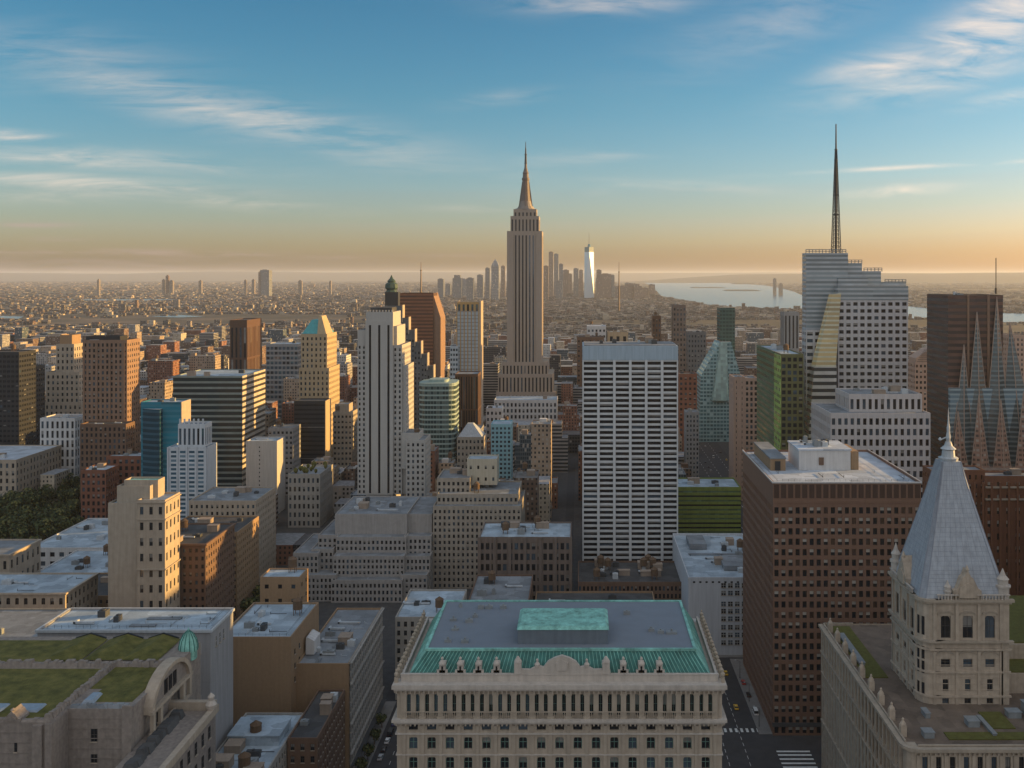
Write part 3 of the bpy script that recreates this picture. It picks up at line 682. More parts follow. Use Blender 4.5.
# tower
tx0, tx1, ty0, ty1, tz = 110.0, 138.5, 310.0, 338.0, 95.5
mb = MB(); zz = lambda y: wz(y, ty0)
def tb(z0, z1, wf, hf, style, off=.4):
    b.facade(mb, (tx0+4.5, ty0), (1,0), tx1-tx0-7, z0, z1, 1, 1, wf, hf, .6, 0, 0, 0, style, cols=3, rows=1, off=off, odds=(.7,.15,.15))
    b.facade(mb, (tx0, ty1-1.5), (0,-1), ty1-ty0-6, z0, z1, 1, 1, wf, hf, .6, 0, 0, 0, style, cols=3, rows=1, off=off, odds=(.7,.15,.15))
tb(61, zz(696), .3, .6, 'sash'); tb(zz(696), zz(672), .26, .5, 'arch'); tb(zz(672), zz(651), .42, .42, 'sash'); tb(zz(640), zz(612), .46, .80, 'arch', .3)
for z0, z1 in ((zz(651), zz(640)), (zz(612), tz)):
    mb.poly([(tx0+4.5,ty0,z0),(tx1-2.5,ty0,z0),(tx1-2.5,ty0,z1),(tx0+4.5,ty0,z1)]); mb.poly([(tx0,ty1-1.5,z0),(tx0,ty0+4.5,z0),(tx0,ty0+4.5,z1),(tx0,ty1-1.5,z1)])
for (x, y, r) in ((tx0+4.5, ty0+4.5, 4.6),): mb.ring(x, y, [(r,61),(r,tz)], 16)
mb.box(tx1-2.5, tx1, ty0-.3, ty0+3, 61, tz); mb.box(tx0-.3, tx0+2, ty1-1.5, ty1, 61, tz)
mb.poly([(tx1,ty0,61),(tx1,ty1,61),(tx1,ty1,tz),(tx1,ty0,tz)]); mb.poly([(tx1,ty1,61),(tx0,ty1,61),(tx0,ty1,tz),(tx1,ty1,tz)])
b.part(mb, 'tower_wall', sand)
q = MB()                                                     # corner turret windows
for z0, h in ((64,4),(71,4),(zz(660),4),(zz(636),6)):
    for a in (-2.75, -2.0, -2.36):
        cx_, cy_ = tx0+4.5+4.63*math.cos(a), ty0+4.5+4.63*math.sin(a)
        ux_, uy_ = -math.sin(a), math.cos(a)
        q.poly([(cx_-ux_*.5,cy_-uy_*.5,z0),(cx_+ux_*.5,cy_+uy_*.5,z0),(cx_+ux_*.5,cy_+uy_*.5,z0+h),(cx_-ux_*.5,cy_-uy_*.5,z0+h)]) if a != -2.0 else None
b.part(q, 'turret_window', glass('glass_dark',(.016,.019,.024), .15, 0.0, .35))
for z0, z1, pr in ((zz(651)+.3, zz(651)+.9, .7), (zz(642), zz(640), 1.2), (tz-1.6, tz-.9, .7), (tz-.9, tz, 1.3), (zz(672)-.3, zz(672)+.3, .5), (zz(696)-.3, zz(696)+.3, .6)):
    q = MB(); q.box(tx0+4.5, tx1+pr, ty0-pr, ty0, z0, z1); q.box(tx0-pr, tx0, ty0+4.5, ty1+pr, z0, z1); q.ring(tx0+4.5, ty0+4.5, [(4.6+pr,z0),(4.6+pr,z1)], 20); b.part(q, 'tower_cornice', M['limestone'] if pr > 1 else sand)
for i in range(4):                                           # pilasters between the big windows
    x = tx0+4.5 + i*(tx1-tx0-7)/3; q = MB(); q.box(x-.6, x+.6, ty0-.55, ty0, zz(640), tz-1.6); q.box(x-.5, x+.5, ty0-.3, ty0, 61, zz(651)); b.part(q, 'pilaster', sand)
    y = ty0+4.5 + i*(ty1-ty0-6)/3; q = MB(); q.box(tx0-.55, tx0, y-.6, y+.6, zz(640), tz-1.6); q.box(tx0-.3, tx0, y-.5, y+.5, 61, zz(651)); b.part(q, 'pilaster', sand)
q = MB()                                                     # pierced parapet and drip courses on the tower
for i in range(22): x = tx0+5.5 + i*1.02; q.box(x-.18, x+.18, ty0-1.0, ty0-.6, tz, tz+1.3)
for i in range(22): y = ty0+5.5 + i*1.02; q.box(tx0-1.0, tx0-.6, y-.18, y+.18, tz, tz+1.3)
q.box(tx0+5, tx1, ty0-1.1, ty0-.5, tz+1.3, tz+1.6); q.box(tx0-1.1, tx0-.5, ty0+5, ty1, tz+1.3, tz+1.6)
b.part(q, 'balustrade', M['limestone_pale'])
for i in range(3):
    w_ = (tx1-tx0-7)/3; x = tx0+4.5 + w_*(i+.5)
    for z0_, r_ in ((zz(612)-.9, 2.6), (zz(651)-1.2, 2.7)):
        q = MB(); n_ = 8
        for j in range(n_):
            a0, a1 = math.pi*j/n_, math.pi*(j+1)/n_
            q.bar((x-r_*math.cos(a0), ty0-.15, z0_+r_*.42*math.sin(a0)), (x-r_*math.cos(a1), ty0-.15, z0_+r_*.42*math.sin(a1)), .28)
        b.part(q, 'window_hood', M['limestone'])
for z_ in range(64, 80, 2):
    q = MB(); q.box(tx0+4.4, tx1, ty0-.12, ty0-.01, z_, z_+.18); q.box(tx0-.12, tx0-.01, ty0+4.4, ty1, z_, z_+.18); b.part(q, 'string_course', sand)
# spire roof: three stages so that its sides bend a little
sx0, sx1, sy0, sy1 = tx0+1.6, tx1-1.4, ty0+1.6, ty1-1.4; cx_, cy_ = (sx0+sx1)/2, (sy0+sy1)/2
sp_ = [(1.12, tz), (.93, 104.5), (.69, 115.5), (.46, 126.5), (.25, 137.5)]
q = MB(); hw, hd = (sx1-sx0)/2, (sy1-sy0)/2; ch = .12
rings = []
for s_, z_ in sp_:
    w_, d_ = hw*s_, hd*s_; c = ch*min(w_, d_)
    rings.append([(cx_-w_+c,cy_-d_,z_),(cx_+w_-c,cy_-d_,z_),(cx_+w_,cy_-d_+c,z_),(cx_+w_,cy_+d_-c,z_),(cx_+w_-c,cy_+d_,z_),(cx_-w_+c,cy_+d_,z_),(cx_-w_,cy_+d_-c,z_),(cx_-w_,cy_-d_+c,z_)])
for a, c in zip(rings, rings[1:]):
    for i in range(8): j = (i+1) % 8; q.poly([a[i], a[j], c[j], c[i]])
q.poly(rings[-1])
spire = b.part(q, 'spire_roof', M['slate_pale'])
q = MB()
for i in range(8):
    for a, c in zip(rings, rings[1:]): q.bar(a[i], c[i], .16)
for fr in range(1, 30):                                      # slate courses as thin lead rolls
    t = fr/30*(len(sp_)-1); k_ = int(t); f_ = t-k_
    rr = [tuple(Vector(rings[k_][i]).lerp(Vector(rings[k_+1][i]), f_)) for i in range(8)]
    for i in range(8): q.bar(rr[i], rr[(i+1) % 8], .05)
for i in (0, 6, 7):
    for m_ in range(1, 9):
        for a, c in zip(rings, rings[1:]):
            j = (i+1) % 8; q.bar(tuple(Vector(a[i]).lerp(Vector(a[j]), m_/9)), tuple(Vector(c[i]).lerp(Vector(c[j]), m_/9)), .05)
q.build('lead_roll', mat('lead', (.25,.27,.31), .6, .2), spire)
q = MB(); q.ring(cx_, cy_, [(3.0,137.5),(3.3,138.4),(2.2,138.8),(2.0,141.0),(2.6,141.4),(1.4,142.4),(.9,143.8)], 12); b.part(q, 'lantern', M['metal_pale'])
q = MB(); q.ring(cx_, cy_, [(.7,143.8),(.9,145),(.55,147),(.6,148.4),(.32,150),(.2,152.5),(.07,155)], 8); q.bar((cx_-2.6,cy_,144.4),(cx_,cy_,145.6),.22); q.ring(cx_-2.8, cy_, [(.1,143.9),(.7,144.5),(.1,145.3)], 8); b.part(q, 'finial', M['metal_pale'])
def gable(x, y, w, h, z, axis):
    q = MB(); pts = [(-w/2,0),(w/2,0),(w/2,h*.30),(w*.40,h*.34),(w*.20,h*.72),(w*.12,h*.78),(0,h),(-w*.12,h*.78),(-w*.20,h*.72),(-w*.40,h*.34),(-w/2,h*.30)]
    extr(q, [(p, z+r) for p, r in pts], -1, 3.2)
    extr(q, [(-w*.32, z+.6), (w*.32, z+.6), (w*.3, z+h*.4), (0, z+h*.55), (-w*.3, z+h*.4)], -1.35, -1.01)
    q.ring(0, -.3, [(.5,z+h*.93),(.7,z+h*1.0),(.1,z+h*1.15)], 8)
    if axis == 'x': q.v = [(x + vx, y + vy, vz) for vx, vy, vz in q.v]
    else: q.v = [(x + vy, y - vx, vz) for vx, vy, vz in q.v]
    return q
b.part(gable(124.8, ty0, 9, 9.5, tz, 'x'), 'gable', sand); b.part(gable(tx0, 325.5, 9, 9.5, tz, 'y'), 'gable', sand)
for (x, y, r, h) in ((tx0+4.5, ty0+4.5, 1.5, 6.5), (tx1-1.4, ty0+1.4, 2.0, 7.5), (tx0+.8, ty1-1.2, 1.7, 8.5), (tx0+9.0, ty0+1, 1.2, 4.5), (tx1-1.4, ty1-1.4, 2.0, 12)):
    q = MB(); q.ring(x, y, [(r,tz),(r,tz+h*.45),(r*1.25,tz+h*.47),(r*1.25,tz+h*.55),(r*.85,tz+h*.56),(r*.85,tz+h*.78),(r,tz+h*.8),(r*.5,tz+h*.95),(.1,tz+h*1.25)], 10); b.part(q, 'pinnacle', M['limestone_pale'])
for i, (x, dy_) in enumerate(((118.5,.25),(131,.25))):       # little lucarnes on the slates
    q = MB(); y_ = cy_ - hd*.83; q.box(x-.6, x+.6, y_-.6, y_+2, 101, 103); q.frus(x-.8,x+.8,y_-.8,y_+2,103,x-.05,x+.05,y_-.2,y_+2,104.6); b.part(q, 'lucarne', M['slate_pale'])
# right-hand higher wing with planted terraces
q = MB(); q.box(139, 184, 330, 380, Z-.6, 73, 0); b.part(q, 'rear_wing', sand)
q = MB(); q.box(139.6, 183, 331, 379, 73.01, 73.5); b.part(q, 'roof_garden', M['sedum'])
q = MB(); q.box(139.4, 184, 318, 329.9, Z-.6, 68); b.part(q, 'side_wing', sand); q = MB(); q.box(140, 183, 318.6, 329, 68.01, 68.4); b.part(q, 'roof_garden', M['sedum'])
b.done('dark')
FOOT.append((XL-3, XR+20, Y0-30, Y1+3)); HEROES.append((930, 600, 300, 'the slate spire', 60))

# ================================================================== 3. grass-roofed stone building, lower left
b = Bld('grass_roofed_building', 'old rusticated stone building with lawns on its roof and an arched gable', 'building', 'the grass roofs')
b._root(-180, 262); stn = mat('rustic_stone', (.25,.215,.19), .9, .35, .9, streak=.35, bump=.5)
mb = MB(); mb.box(-420, -133.5, 242.5, 300, 0, 87.0); mb.box(-133.5, -117, 250, 296, 0, 87.0); mb.box(-117, -104, 238, 274, 0, 76)
for k_ in range(22):                                         # string courses
    z_ = 84.5 - k_*2.6
    mb.box(-400, -133.4, 242.3, 242.5, z_, z_+.14); mb.box(-133.5, -116.9, 249.82, 250, z_, z_+.14)
b.part(mb, 'wall', stn)
q = MB(); q.box(-138, -135.6, 241.7, 242.5, 0, 86.5); q.box(-134.9, -133.2, 241.9, 250, 0, 86.8); q.box(-119, -116.6, 249.3, 250, 0, 88); b.part(q, 'buttress', stn)
def lawn(x0, x1, y0, y1, z, t=.35):
    q = MB(); n, m_ = 26, 12
    V = [[(x0+(x1-x0)*i/n, y0+(y1-y0)*j/m_, z + t*(.6+.4*mnoise.noise(Vector((i*.9, j*.8, x0)))) if 0 < i < n and 0 < j < m_ else z) for j in range(m_+1)] for i in range(n+1)]
    for i in range(n):
        for j in range(m_): q.poly([V[i][j], V[i+1][j], V[i+1][j+1], V[i][j+1]])
    return b.part(q, 'lawn', M['grass'], smooth=True)
lawn(-300, -136.5, 244, 275.5, 87.02); lawn(-130.5, -118.5, 254, 277, 87.02); lawn(-133.8, -128, 262, 277, 87.03); lawn(-420, -150, 279.5, 297, 87.02)
def rubble(x0, y0, x1, y1, z, w, h, seed, n):
    r = random.Random(seed); q = MB(); L = math.hypot(x1-x0, y1-y0)
    for i in range(n):
        t = (i+.5)/n; x, y = x0+(x1-x0)*t, y0+(y1-y0)*t; s_ = L/n*.62; hh = h*r.uniform(.55, 1.15); ww = w*r.uniform(.7, 1.1)
        if abs(x1-x0) > abs(y1-y0): q.frus(x-s_,x+s_,y-ww/2,y+ww/2,z,x-s_*.7,x+s_*.75,y-ww*.3,y+ww*.32,z+hh)
        else: q.frus(x-ww/2,x+ww/2,y-s_,y+s_,z,x-ww*.3,x+ww*.32,y-s_*.7,y+s_*.75,z+hh)
    return q
b.part(rubble(-300, 277.3, -118, 277.3, 87, 2.4, 1.7, 1, 150), 'parapet', stn)
b.part(rubble(-135, 243.2, -135, 277, 87, 1.9, 1.5, 2, 44), 'parapet', stn)
b.part(rubble(-300, 243.3, -134, 243.3, 87, 1.7, .8, 3, 110), 'parapet', stn)
b.part(rubble(-133, 251, -118, 251, 87, 1.6, 1.0, 4, 14), 'parapet', M['roof_grey'])
for i, x in enumerate((-160, -151.5, -143.5, -172, -183)):
    q = gable(x, 243.3, 4.2, 3.0, 87, 'x'); b.part(q, 'gablet', stn)
for x0, x1 in ((-160,-149.5), (-147,-140)):
    q = MB(); q.frus(x0, x1, 247.5, 252.5, 87.02, x0+.4, x1-.4, 248, 252, 87.6); b.part(q, 'skylight', mat('skylight_glass', (.25,.30,.36), .25, .15))
q = MB(); q.frus(-131.5,-128.2,252.6,258.5,87.02,-130.8,-128.8,253.2,258,87.9); b.part(q, 'skylight', M['skylight_glass'])
for x in (-150.0, -138.5, -127.5):                           # grassed hips with dark ridges
    q = MB(); q.frus(x-7, x+4, 281, 297, 87.3, x-1.6, x-1.2, 288, 297, 88.9); b.part(q, 'grass_hip', M['grass'])
    q = MB(); q.bar((x-6,297.2,87.6),(x-1.4,297.2,89.1),.3); q.bar((x-1.4,297.2,89.1),(x+3.4,297.2,87.6),.3); b.part(q, 'ridge', M['dark_metal_wall'])
# arched gable facing the avenue
q = MB(); n = 14; yc, rw, z0, hh = 270.5, 12.5, 82.0, 8.4
def arcp(s_): return [(yc - rw*s_*math.cos(math.pi*i/n), z0 + hh*s_*math.sin(math.pi*i/n)) for i in range(n+1)]
def extry(mb, pts, x0, x1):
    mb.poly([(x1, y, z) for y, z in pts]); mb.poly([(x0, y, z) for y, z in reversed(pts)])
    for i in range(len(pts)):
        (a, c), (d, e) = pts[i], pts[(i+1) % len(pts)]; mb.poly([(x0,a,c),(x0,d,e),(x1,d,e),(x1,a,c)])
extry(q, arcp(1.0), -117.8, -115.5); b.part(q, 'arched_gable', stn)
q = MB(); a_, c_ = arcp(1.06), arcp(.93)
for i in range(n):
    q.poly([(-114.6,*a_[i]),(-114.6,*a_[i+1]),(-114.6,*c_[i+1]),(-114.6,*c_[i])]); q.poly([(-117.8,*a_[i]),(-117.8,*a_[i+1]),(-114.6,*a_[i+1]),(-114.6,*a_[i])]); q.poly([(-115.5,*c_[i]),(-114.6,*c_[i]),(-114.6,*c_[i+1]),(-115.5,*c_[i+1])])
q.box(-115.5, -114.4, 257, 284, 82, 82.9); q.box(-115.5,-114.7,257,284,76,77)
for y in (258.5, 263, 278, 282.5): q.box(-115.5, -114.5, y-.7, y+.7, 77, 82)
b.part(q, 'arch_moulding', M['limestone'])
q = MB()
for y in (267.6, 270.5, 273.4): q.box(-115.49, -115.3, y-1.0, y+1.0, 83.4, 87.4)
for y in (262.5, 265, 276, 278.5): q.box(-115.49, -115.3, y-.5, y+.5, 78, 80.6)
b.part(q, 'gable_window', glass('glass_dark',(.016,.019,.024), .15, 0.0, .35))
q = MB(); q.ring(-118.5, 290.5, [(2.5,84),(2.5,86.6),(2.8,86.6),(2.75,87.8),(2.3,89.8),(1.4,91.4),(.3,92.5),(.05,93.4)], 16); b.part(q, 'copper_dome', M['copper_pale'])
q = MB()
for i in range(12):
    a = i*math.pi/6; pr = [(2.8,86.6),(2.8,87.8),(2.35,89.8),(1.45,91.4),(.35,92.5)]
    for (r0, z0_), (r1, z1_) in zip(pr, pr[1:]): q.bar((-118.5+r0*math.cos(a),290.5+r0*math.sin(a),z0_),(-118.5+r1*math.cos(a),290.5+r1*math.sin(a),z1_),.13)
b.part(q, 'dome_rib', M['copper_green'])
q = MB(); q.box(-105, -103.4, 236, 275, 75.2, 77.2); q.box(-117,-104,273.2,275,76,78.4); b.part(q, 'terrace_parapet', M['limestone'])
b.part(rubble(-113, 240, -113, 270, 76, 4, 2.0, 9, 14), 'terrace_planting', M['roof_tar'])
q = MB(); q.ring(-104.5, 272, [(1.2,77.2),(1.6,78.4),(.8,79.6),(1.0,80.6),(.2,81.6)], 8); b.part(q, 'urn', M['limestone_pale'])
def pw(x, y, z, w, h, u=(1,0), var=0, style='sash', proud=.02):
    n_ = (u[1], -u[0]); b.wins.append((x+n_[0]*proud, y+n_[1]*proud, z, w, h, var, style, u))
for x, z_ in ((-126.5, 78.5), (-126.5, 73), (-126.3, 67.5), (-126.3, 62)): pw(x, 250, z_, 1.7, 3.4 if z_ > 78 else 2.2)
for x in (-153, -142.5, -165, -176): pw(x, 242.5, 79.5, .7, 2.4); pw(x, 242.5, 71, .7, 2.4)
for z_ in (70, 64, 58): 
    for i in range(7): pw(-104, 241+i*4.7, z_, 1.6, 3.4, (0,1))
b.done('dark'); FOOT.append((-430, -92, 230, 302)); HEROES.append((90, 700, 260, 'the grass roofs', 90))

# ================================================================== 4. pale box-like hall behind it
b = Bld('blank_walled_hall', 'big plain grey hall with pale blue flat roof and almost no windows', 'building', 'the blank grey hall')
b.tier(-186.5, -127, 78, 330, 21.5, mat('hall_wall', (.30,.30,.305), .85, .12, .3), None, ybot=700, roof=M['roof_blue'], world=True, par=.6)
FOOT.pop(); b_ = b
q = MB(); q.box(-187.1,-126.4,329.4,330,77.2,78.1); q.box(-127,-126.4,330,352,77.2,78.1); q.box(-187.1,-186.5,330,352,77.2,78.1); q.box(-187.1,-126.4,351.5,352,77.2,78.1); b.part(q, 'roof_edge', M['metal_pale'])
for x, z_ in ((-182.5, 71), (-131.5, 69.8), (-131.5, 52)): pw(x, 330, z_, 2.6, 3.6)
for y in (335, 338.5, 342): pw(-127, y, 70.5, 1.3, 3.4, (0,1))
for y0, w in ((334, 3), (341, 6)):
    q = MB(); q.box(-160+w, -154+w*2, y0, y0+2.2, 77.4, 77.9); b.part(q, 'roof_hatch', M['roof_grey'])
q = MB(); q.box(-187, -127, 329.94, 330, 60, 60.15); q.box(-150.1,-149.95,329.93,330,30,77); b.part(q, 'wall_joint', M['grey_wall'])
b.roofstuff(-184, -130, 332, 350, 77.4, 3, tank=0); b.done('dark', frame=M['frame_white']); FOOT.append((-190, -125, 325, 355))

# ================================================================== 5. street of tan buildings left of the side street
quick('tan_brick_building', 'plain tan brick building with a higher blank front, left of the narrow street', None, -139, -112, 58.6, 375, 45, 'tan_brick', None, None) if False else None
b = Bld('tan_brick_building', 'tall blank tan brick building right behind the blank grey hall', 'building', 'the tall blank tan wall')
b.tier(-141, -112.9, 58.6, 375, 40, M['tan_brick'], None, ybot=700, roof=M['roof_blue'], world=True, par=.8, other=M['fm_tan'], clutter=6)
for z_ in (50, 44.5, 39): pw(-112.9, 380, z_, 1.2, 2.0, (0,1)); pw(-112.9, 386, z_, 1.2, 2.0, (0,1))
for z_ in (18, 22.5): pw(-118, 375, z_, 1.4, 3)
b.done('dark')
b = Bld('tan_brick_building', 'long building with blank tan end and rows of windows facing the narrow street', 'building', 'the long street-side building')
q = b.tier(-112.9, -92, 45.4, 382, 64, M['tan_brick'], None, ybot=740, roof=M['roof_grey'], world=True, par=.8, other=M['fm_tan'], clutter=10)
mb = MB(); b.facade(mb, (-91.6, 382.4), (0,1), 63.4, 0, 45.4, 2.9, 3.9, .5, .62, .35, 0, .8, 0, 'sash', odds=(.7,.15,.15)); mb.box(-92, -91.65, 382.4, 445.8, 45.0, 45.9); b.part(mb, 'street_front', M['beige_grey'])
for z_ in (8.5, 20.5, 36.5, 45):
    q = MB(); q.box(-91.6, -90.8, 382.4, 446, z_, z_+.5); b.part(q, 'cornice', M['beige_grey'])
q = MB(); q.box(-91.58, -89.5, 384, 444, 3.6, 3.9); b.part(q, 'awning', M['metal_dark'])
q = MB(); q.box(-112, -108.5, 392, 401, 45, 50.5); q.frus(-112,-108.5,392,401,50.5,-111.8,-111.2,392,401,52); b.part(q, 'stair_bulkhead', M['white_stone'])
b.done('dark')
quick('roofed_block', 'low block with weathered blue-grey roof filling the corner beside the narrow street', 'the corner block', -127, -104, 35, 300, 60, 'brown_brick', (9, 12, .45, .55), 768, 'roof_blue', 'fm_brown', clutter=7) if False else None
b = Bld('roofed_block', 'low block with weathered blue-grey roof below the tall blank tan wall', 'building', 'the blue-grey corner roof')
b.tier(-126, -104, 35, 300, 62, M['beige_grey'], (10, 13, .45, .55), ybot=None, roof=M['roof_blue'], world=True, par=.7, other=M['fm_grey'], clutter=9, style='sash')
q = MB(); q.box(-124, -106, 338, 352, 34.3, 37.5); q.box(-124.3,-105.7,337.7,352.3,37.5,37.9); b.part(q, 'penthouse', M['roof_blue']); b.done('dark')
b = Bld('dark_annex', 'dark narrow rear building between the low blue-grey roof and the street', 'building')
b.tier(-103.6, -93, 36, 340, 40, M['brown_brick'], (9, 12, .4, .55), ybot=None, roof=M['roof_tar'], world=True, par=.7, other=M['fm_brown'], clutter=4, style='sash'); b.done('dark')
b = Bld('tan_penthouse_block', 'small tan block with two rows of windows standing behind the blank tan wall', 'building', 'the small tan block')
b.tier(260, 300, 577, 430, 13, M['tan_brick'], (12, 14, .3, .3), ybot=640, roof=M['roof_blue'], other=M['fm_tan'], clutter=1, par=.6); b.done('dark')

# ================================================================== 6. left foreground roofs
def simple(name, label, ref, X0, X1, Z, Y, D, wall, bay, fl, wf, hf, ybot=None, roof='roof_grey', other='fm_grey', clutter=3, style='plain', gset='dark', cornice=None, sidewin=True, front=True, par=.8):
    b = Bld(name, label, 'building', ref); k = Y/F
    win = (bay/k, fl/k, wf, hf) if bay else None
    b.tier(X0, X1, Z, Y, D, M[wall], win, ybot=ybot, roof=M[roof], world=True, par=par, other=M[other], clutter=clutter, style=style, cornice=cornice); b.done(gset); return b
simple('arcaded_building', 'tan arcaded building with long pale roof left of the beige stone tower', 'the arcaded tan building', -345, -251, 45, 468, 32, 'beige', 4.2, 5.5, .42, .6, 560, 'roof_blue', 'fm_tan', 7, 'arch', cornice=(M['limestone'], .8, .8))
simple('long_low_building', 'long low building with ribbed blue skylit roof, left of the blank grey hall', 'the ribbed blue roof', -320, -238, 40, 385, 76, 'beige', 4.0, 5.0, .4, .55, None, 'roof_grey', 'fm_tan', 8)
b = Bld('roof_hall', 'low hall with bright blue metal roof strips at the edge of the rooftops', 'building')
b.tier(-236, -196, 33, 372, 70, M['beige'], None, world=True, roof=M['roof_grey'], other=M['fm_tan'])
for i in range(4):
    q = MB(); q.box(-234+i*9.4, -229+i*9.4, 375, 438, 32.2, 34.2 + (i % 2)); b.part(q, 'roof_strip', M['roof_blue'] if i % 2 == 0 else M['limestone'])
b.done()
simple('corner_building', 'ochre stone building with tall windows at the edge, nearest the park', 'the ochre corner building', -410, -327, 40, 550, 32, 'limestone', 5.2, 9, .34, .5, 560, 'roof_grey', 'fm_tan', 3, 'sash', cornice=(M['limestone'], .8, 1))
simple('low_hall', 'wide low hall under a pale blue roof in front of the park trees', 'the low pale blue roof', -376, -325, 14, 655, 80, 'white_stone', 6, 5, .5, .5, None, 'roof_blue', 'fm_white', 9)
simple('low_hall', 'smaller low hall with whitish roof beside the beige stone tower', None, -335, -262, 17, 590, 50, 'white_stone', 6, 5, .5, .5, None, 'roof_blue', 'fm_white', 8)
simple('town_house_block', 'cluster of low tan roofs at the foot of the beige stone tower', None, -300, -245, 28, 515, 40, 'tan_brick', 3.4, 4, .4, .5, None, 'roof_tar', 'fm_tan', 8, 'sash')
simple('town_house_block', 'low brick block with dark tarred roof between the grey hall and beige stone tower', None, -243, -185, 30, 440, 30, 'brown_brick', 3.4, 4, .4, .5, None, 'roof_tar', 'fm_brown', 8)
simple('street_end_building', 'cream building closing the far end of the narrow street', 'the building closing the narrow street', -87, -58, 39, 452, 40, 'beige_grey', 3.2, 4.4, .45, .6, None, 'roof_blue', 'fm_tan', 4, 'sash')
simple('street_end_building', 'brown brick building half hidden behind the left corner of the mansard roof', None, -57, -26, 34, 470, 62, 'brown_brick', 3.2, 4.4, .45, .6, None, 'roof_grey', 'fm_brown', 7)
simple('street_end_building', 'low tan building just behind the middle of the mansard roof', None, -24, 40, 26, 470, 58, 'tan_brick', 3.2, 4.4, .45, .6, None, 'roof_tar', 'fm_tan', 12)
# beige stone tower
b = Bld('beige_stone_tower', 'beige stone apartment tower with blank wall and stepped top, among low roofs', 'building', 'the beige stone tower')
b.tier(108, 137, 503, 482, 16, M['beige'], None, ybot=600, roof=M['roof_blue'], other=M['fm_tan'])
b.tier(137, 165, 500, 480, 18, M['limestone'], (9, 16, .36, .5), ybot=600, roof=M['roof_blue'], other=M['fm_tan'], style='sash', side=(8, 16, .36, .5))
b.tier(117, 150, 486, 485, 12, M['beige'], None, z0=84, roof=M['roof_blue'], name='penthouse')
b.tier(124, 158, 480, 489, 8, M['limestone'], None, z0=84, roof=M['copper_pale'], name='penthouse')
X_0, X_1 = wx(137, 480), wx(165, 480)
for y in (570, 520, 503):
    q = MB(); z_ = wz(y, 480); q.box(X_0, X_1+.7, 479.3, 480, z_, z_+.6); q.box(X_1, X_1+.7, 480, 498, z_, z_+.6); b.part(q, 'cornice', M['limestone'])
b.done('dark')
# brown pair and street behind
simple('brown_apartment_block', 'dark brown brick apartment block right behind the beige stone tower', 'the brown apartment block', -236, -195, 60, 500, 42, 'brown_brick', 3.2, 4.2, .42, .5, 600, 'roof_tar', 'fm_brown', 6, 'plain', cornice=(M['brown_brick'], .8, 1))
simple('brown_apartment_block', 'brown block with a pale gable end, farther along the street past the brown apartment block', None, -244, -200, 50, 560, 38, 'tan_brick', 3.2, 4.2, .42, .5, 600, 'roof_tar', 'fm_tan', 6)
simple('brown_apartment_block', 'weathered tan block at the far end of the street, left of the grey grid block', None, -246, -204, 58, 604, 40, 'limestone', 3.2, 4.2, .42, .5, 600, 'roof_grey', 'fm_tan', 6)
simple('row_building', 'long pale stone office row overlooking the park trees', 'the pale office row', -570, -470, 46, 800, 70, 'limestone', 5, 6, .4, .6, 505, 'roof_white', 'fm_grey', 3)
quick('brick_block', 'low red-brown brick block directly right of the park trees', 'the park-side brick block', 81, 106, 470, 760, 22, 'red_brick', (5, 7, .5, .6), 512, 'roof_blue', 'fm_red', clutter=3)
quick('brick_block', 'taller red-brown brick block against the teal glass building', None, 106, 141, 456, 790, 20, 'red_brick', (5.5, 7, .5, .6), 500, 'roof_blue', 'fm_red', clutter=3)

# ================================================================== 7. towers of the left half
quick('black_tower', 'black slab tower at the far left edge of the skyline', 'the black slab tower', -30, 19, 352, 900, 28, 'dark_metal_wall', (4, 5, .7, .5), 430, 'roof_tar', 'fm_dark', clutter=2, odds=(.85,.1,.05))
quick('black_tower', 'lower black block adjoining the black slab tower', None, -30, 30, 367, 930, 26, 'dark_metal_wall', (4, 5, .7, .5), 430, 'roof_tar', 'fm_dark', clutter=2, odds=(.85,.1,.05))
b = Bld('stepped_tower', 'slender stepped stone tower with sunlit right side, left of the brown slab tower', 'building', 'the slender stepped tower')
b.tier(40, 82, 402, 1000, 40, M['limestone'], (4.5, 6, .4, .55), ybot=450, other=M['fm_tan'], clutter=2)
b.tier(56, 74, 344, 1006, 28, M['limestone'], (4.5, 6, .4, .55), z0=60, other=M['fm_tan'])
b.tier(60, 72, 335, 1010, 18, M['tan_brick'], None, z0=120, name='tower_cap')
b.tier(46, 79, 372, 1003, 34, M['limestone'], (4.5, 6, .4, .55), z0=60, other=M['fm_tan']); b.done()
quick('pale_block', 'pale ribbed mid-rise below the slender stepped tower', None, 40, 75, 418, 870, 26, 'white_stone', (5, 9, .45, .75), 455, 'roof_grey', 'fm_white')
b = Bld('brown_slab_tower', 'wide brown tower with columns of windows and bright orange sunlit side', 'building', 'the brown slab tower')
b.tier(83, 127, 340, 820, 24, mat('brown_conc', (.24,.155,.11), .85, .2), (4.4, 5.6, .45, .6), ybot=460, roof=M['roof_tar'], other=M['fm_brown'], side=(4.4, 5.6, .4, .5), clutter=3, bandm=None)
b.tier(86, 120, 336, 824, 14, M['dark_metal_wall'], None, z0=140, name='penthouse')
q = MB(); k = 820/F
for px in (83, 96, 109, 123): x = wx(px, 820); q.box(x, x+1.6, 819.4, 820, 0, wz(343, 820))
b.part(q, 'pier', M['brown_conc']); b.done('dark')
quick('brown_wing', 'lower brown brick wing attached in front of the brown slab tower', None, 80, 126, 424, 800, 16, 'brown_brick', (4.4, 6, .45, .6), 465, 'roof_tar', 'fm_brown')
quick('teal_glass_building', 'glossy teal glass building with curved front beside the brown slab tower', 'the teal glass building', 141, 181, 402, 760, 20, 'grey_wall', None, 476, 'roof_blue', 'fm_glass', extra=lambda b: teal(b)) if False else None
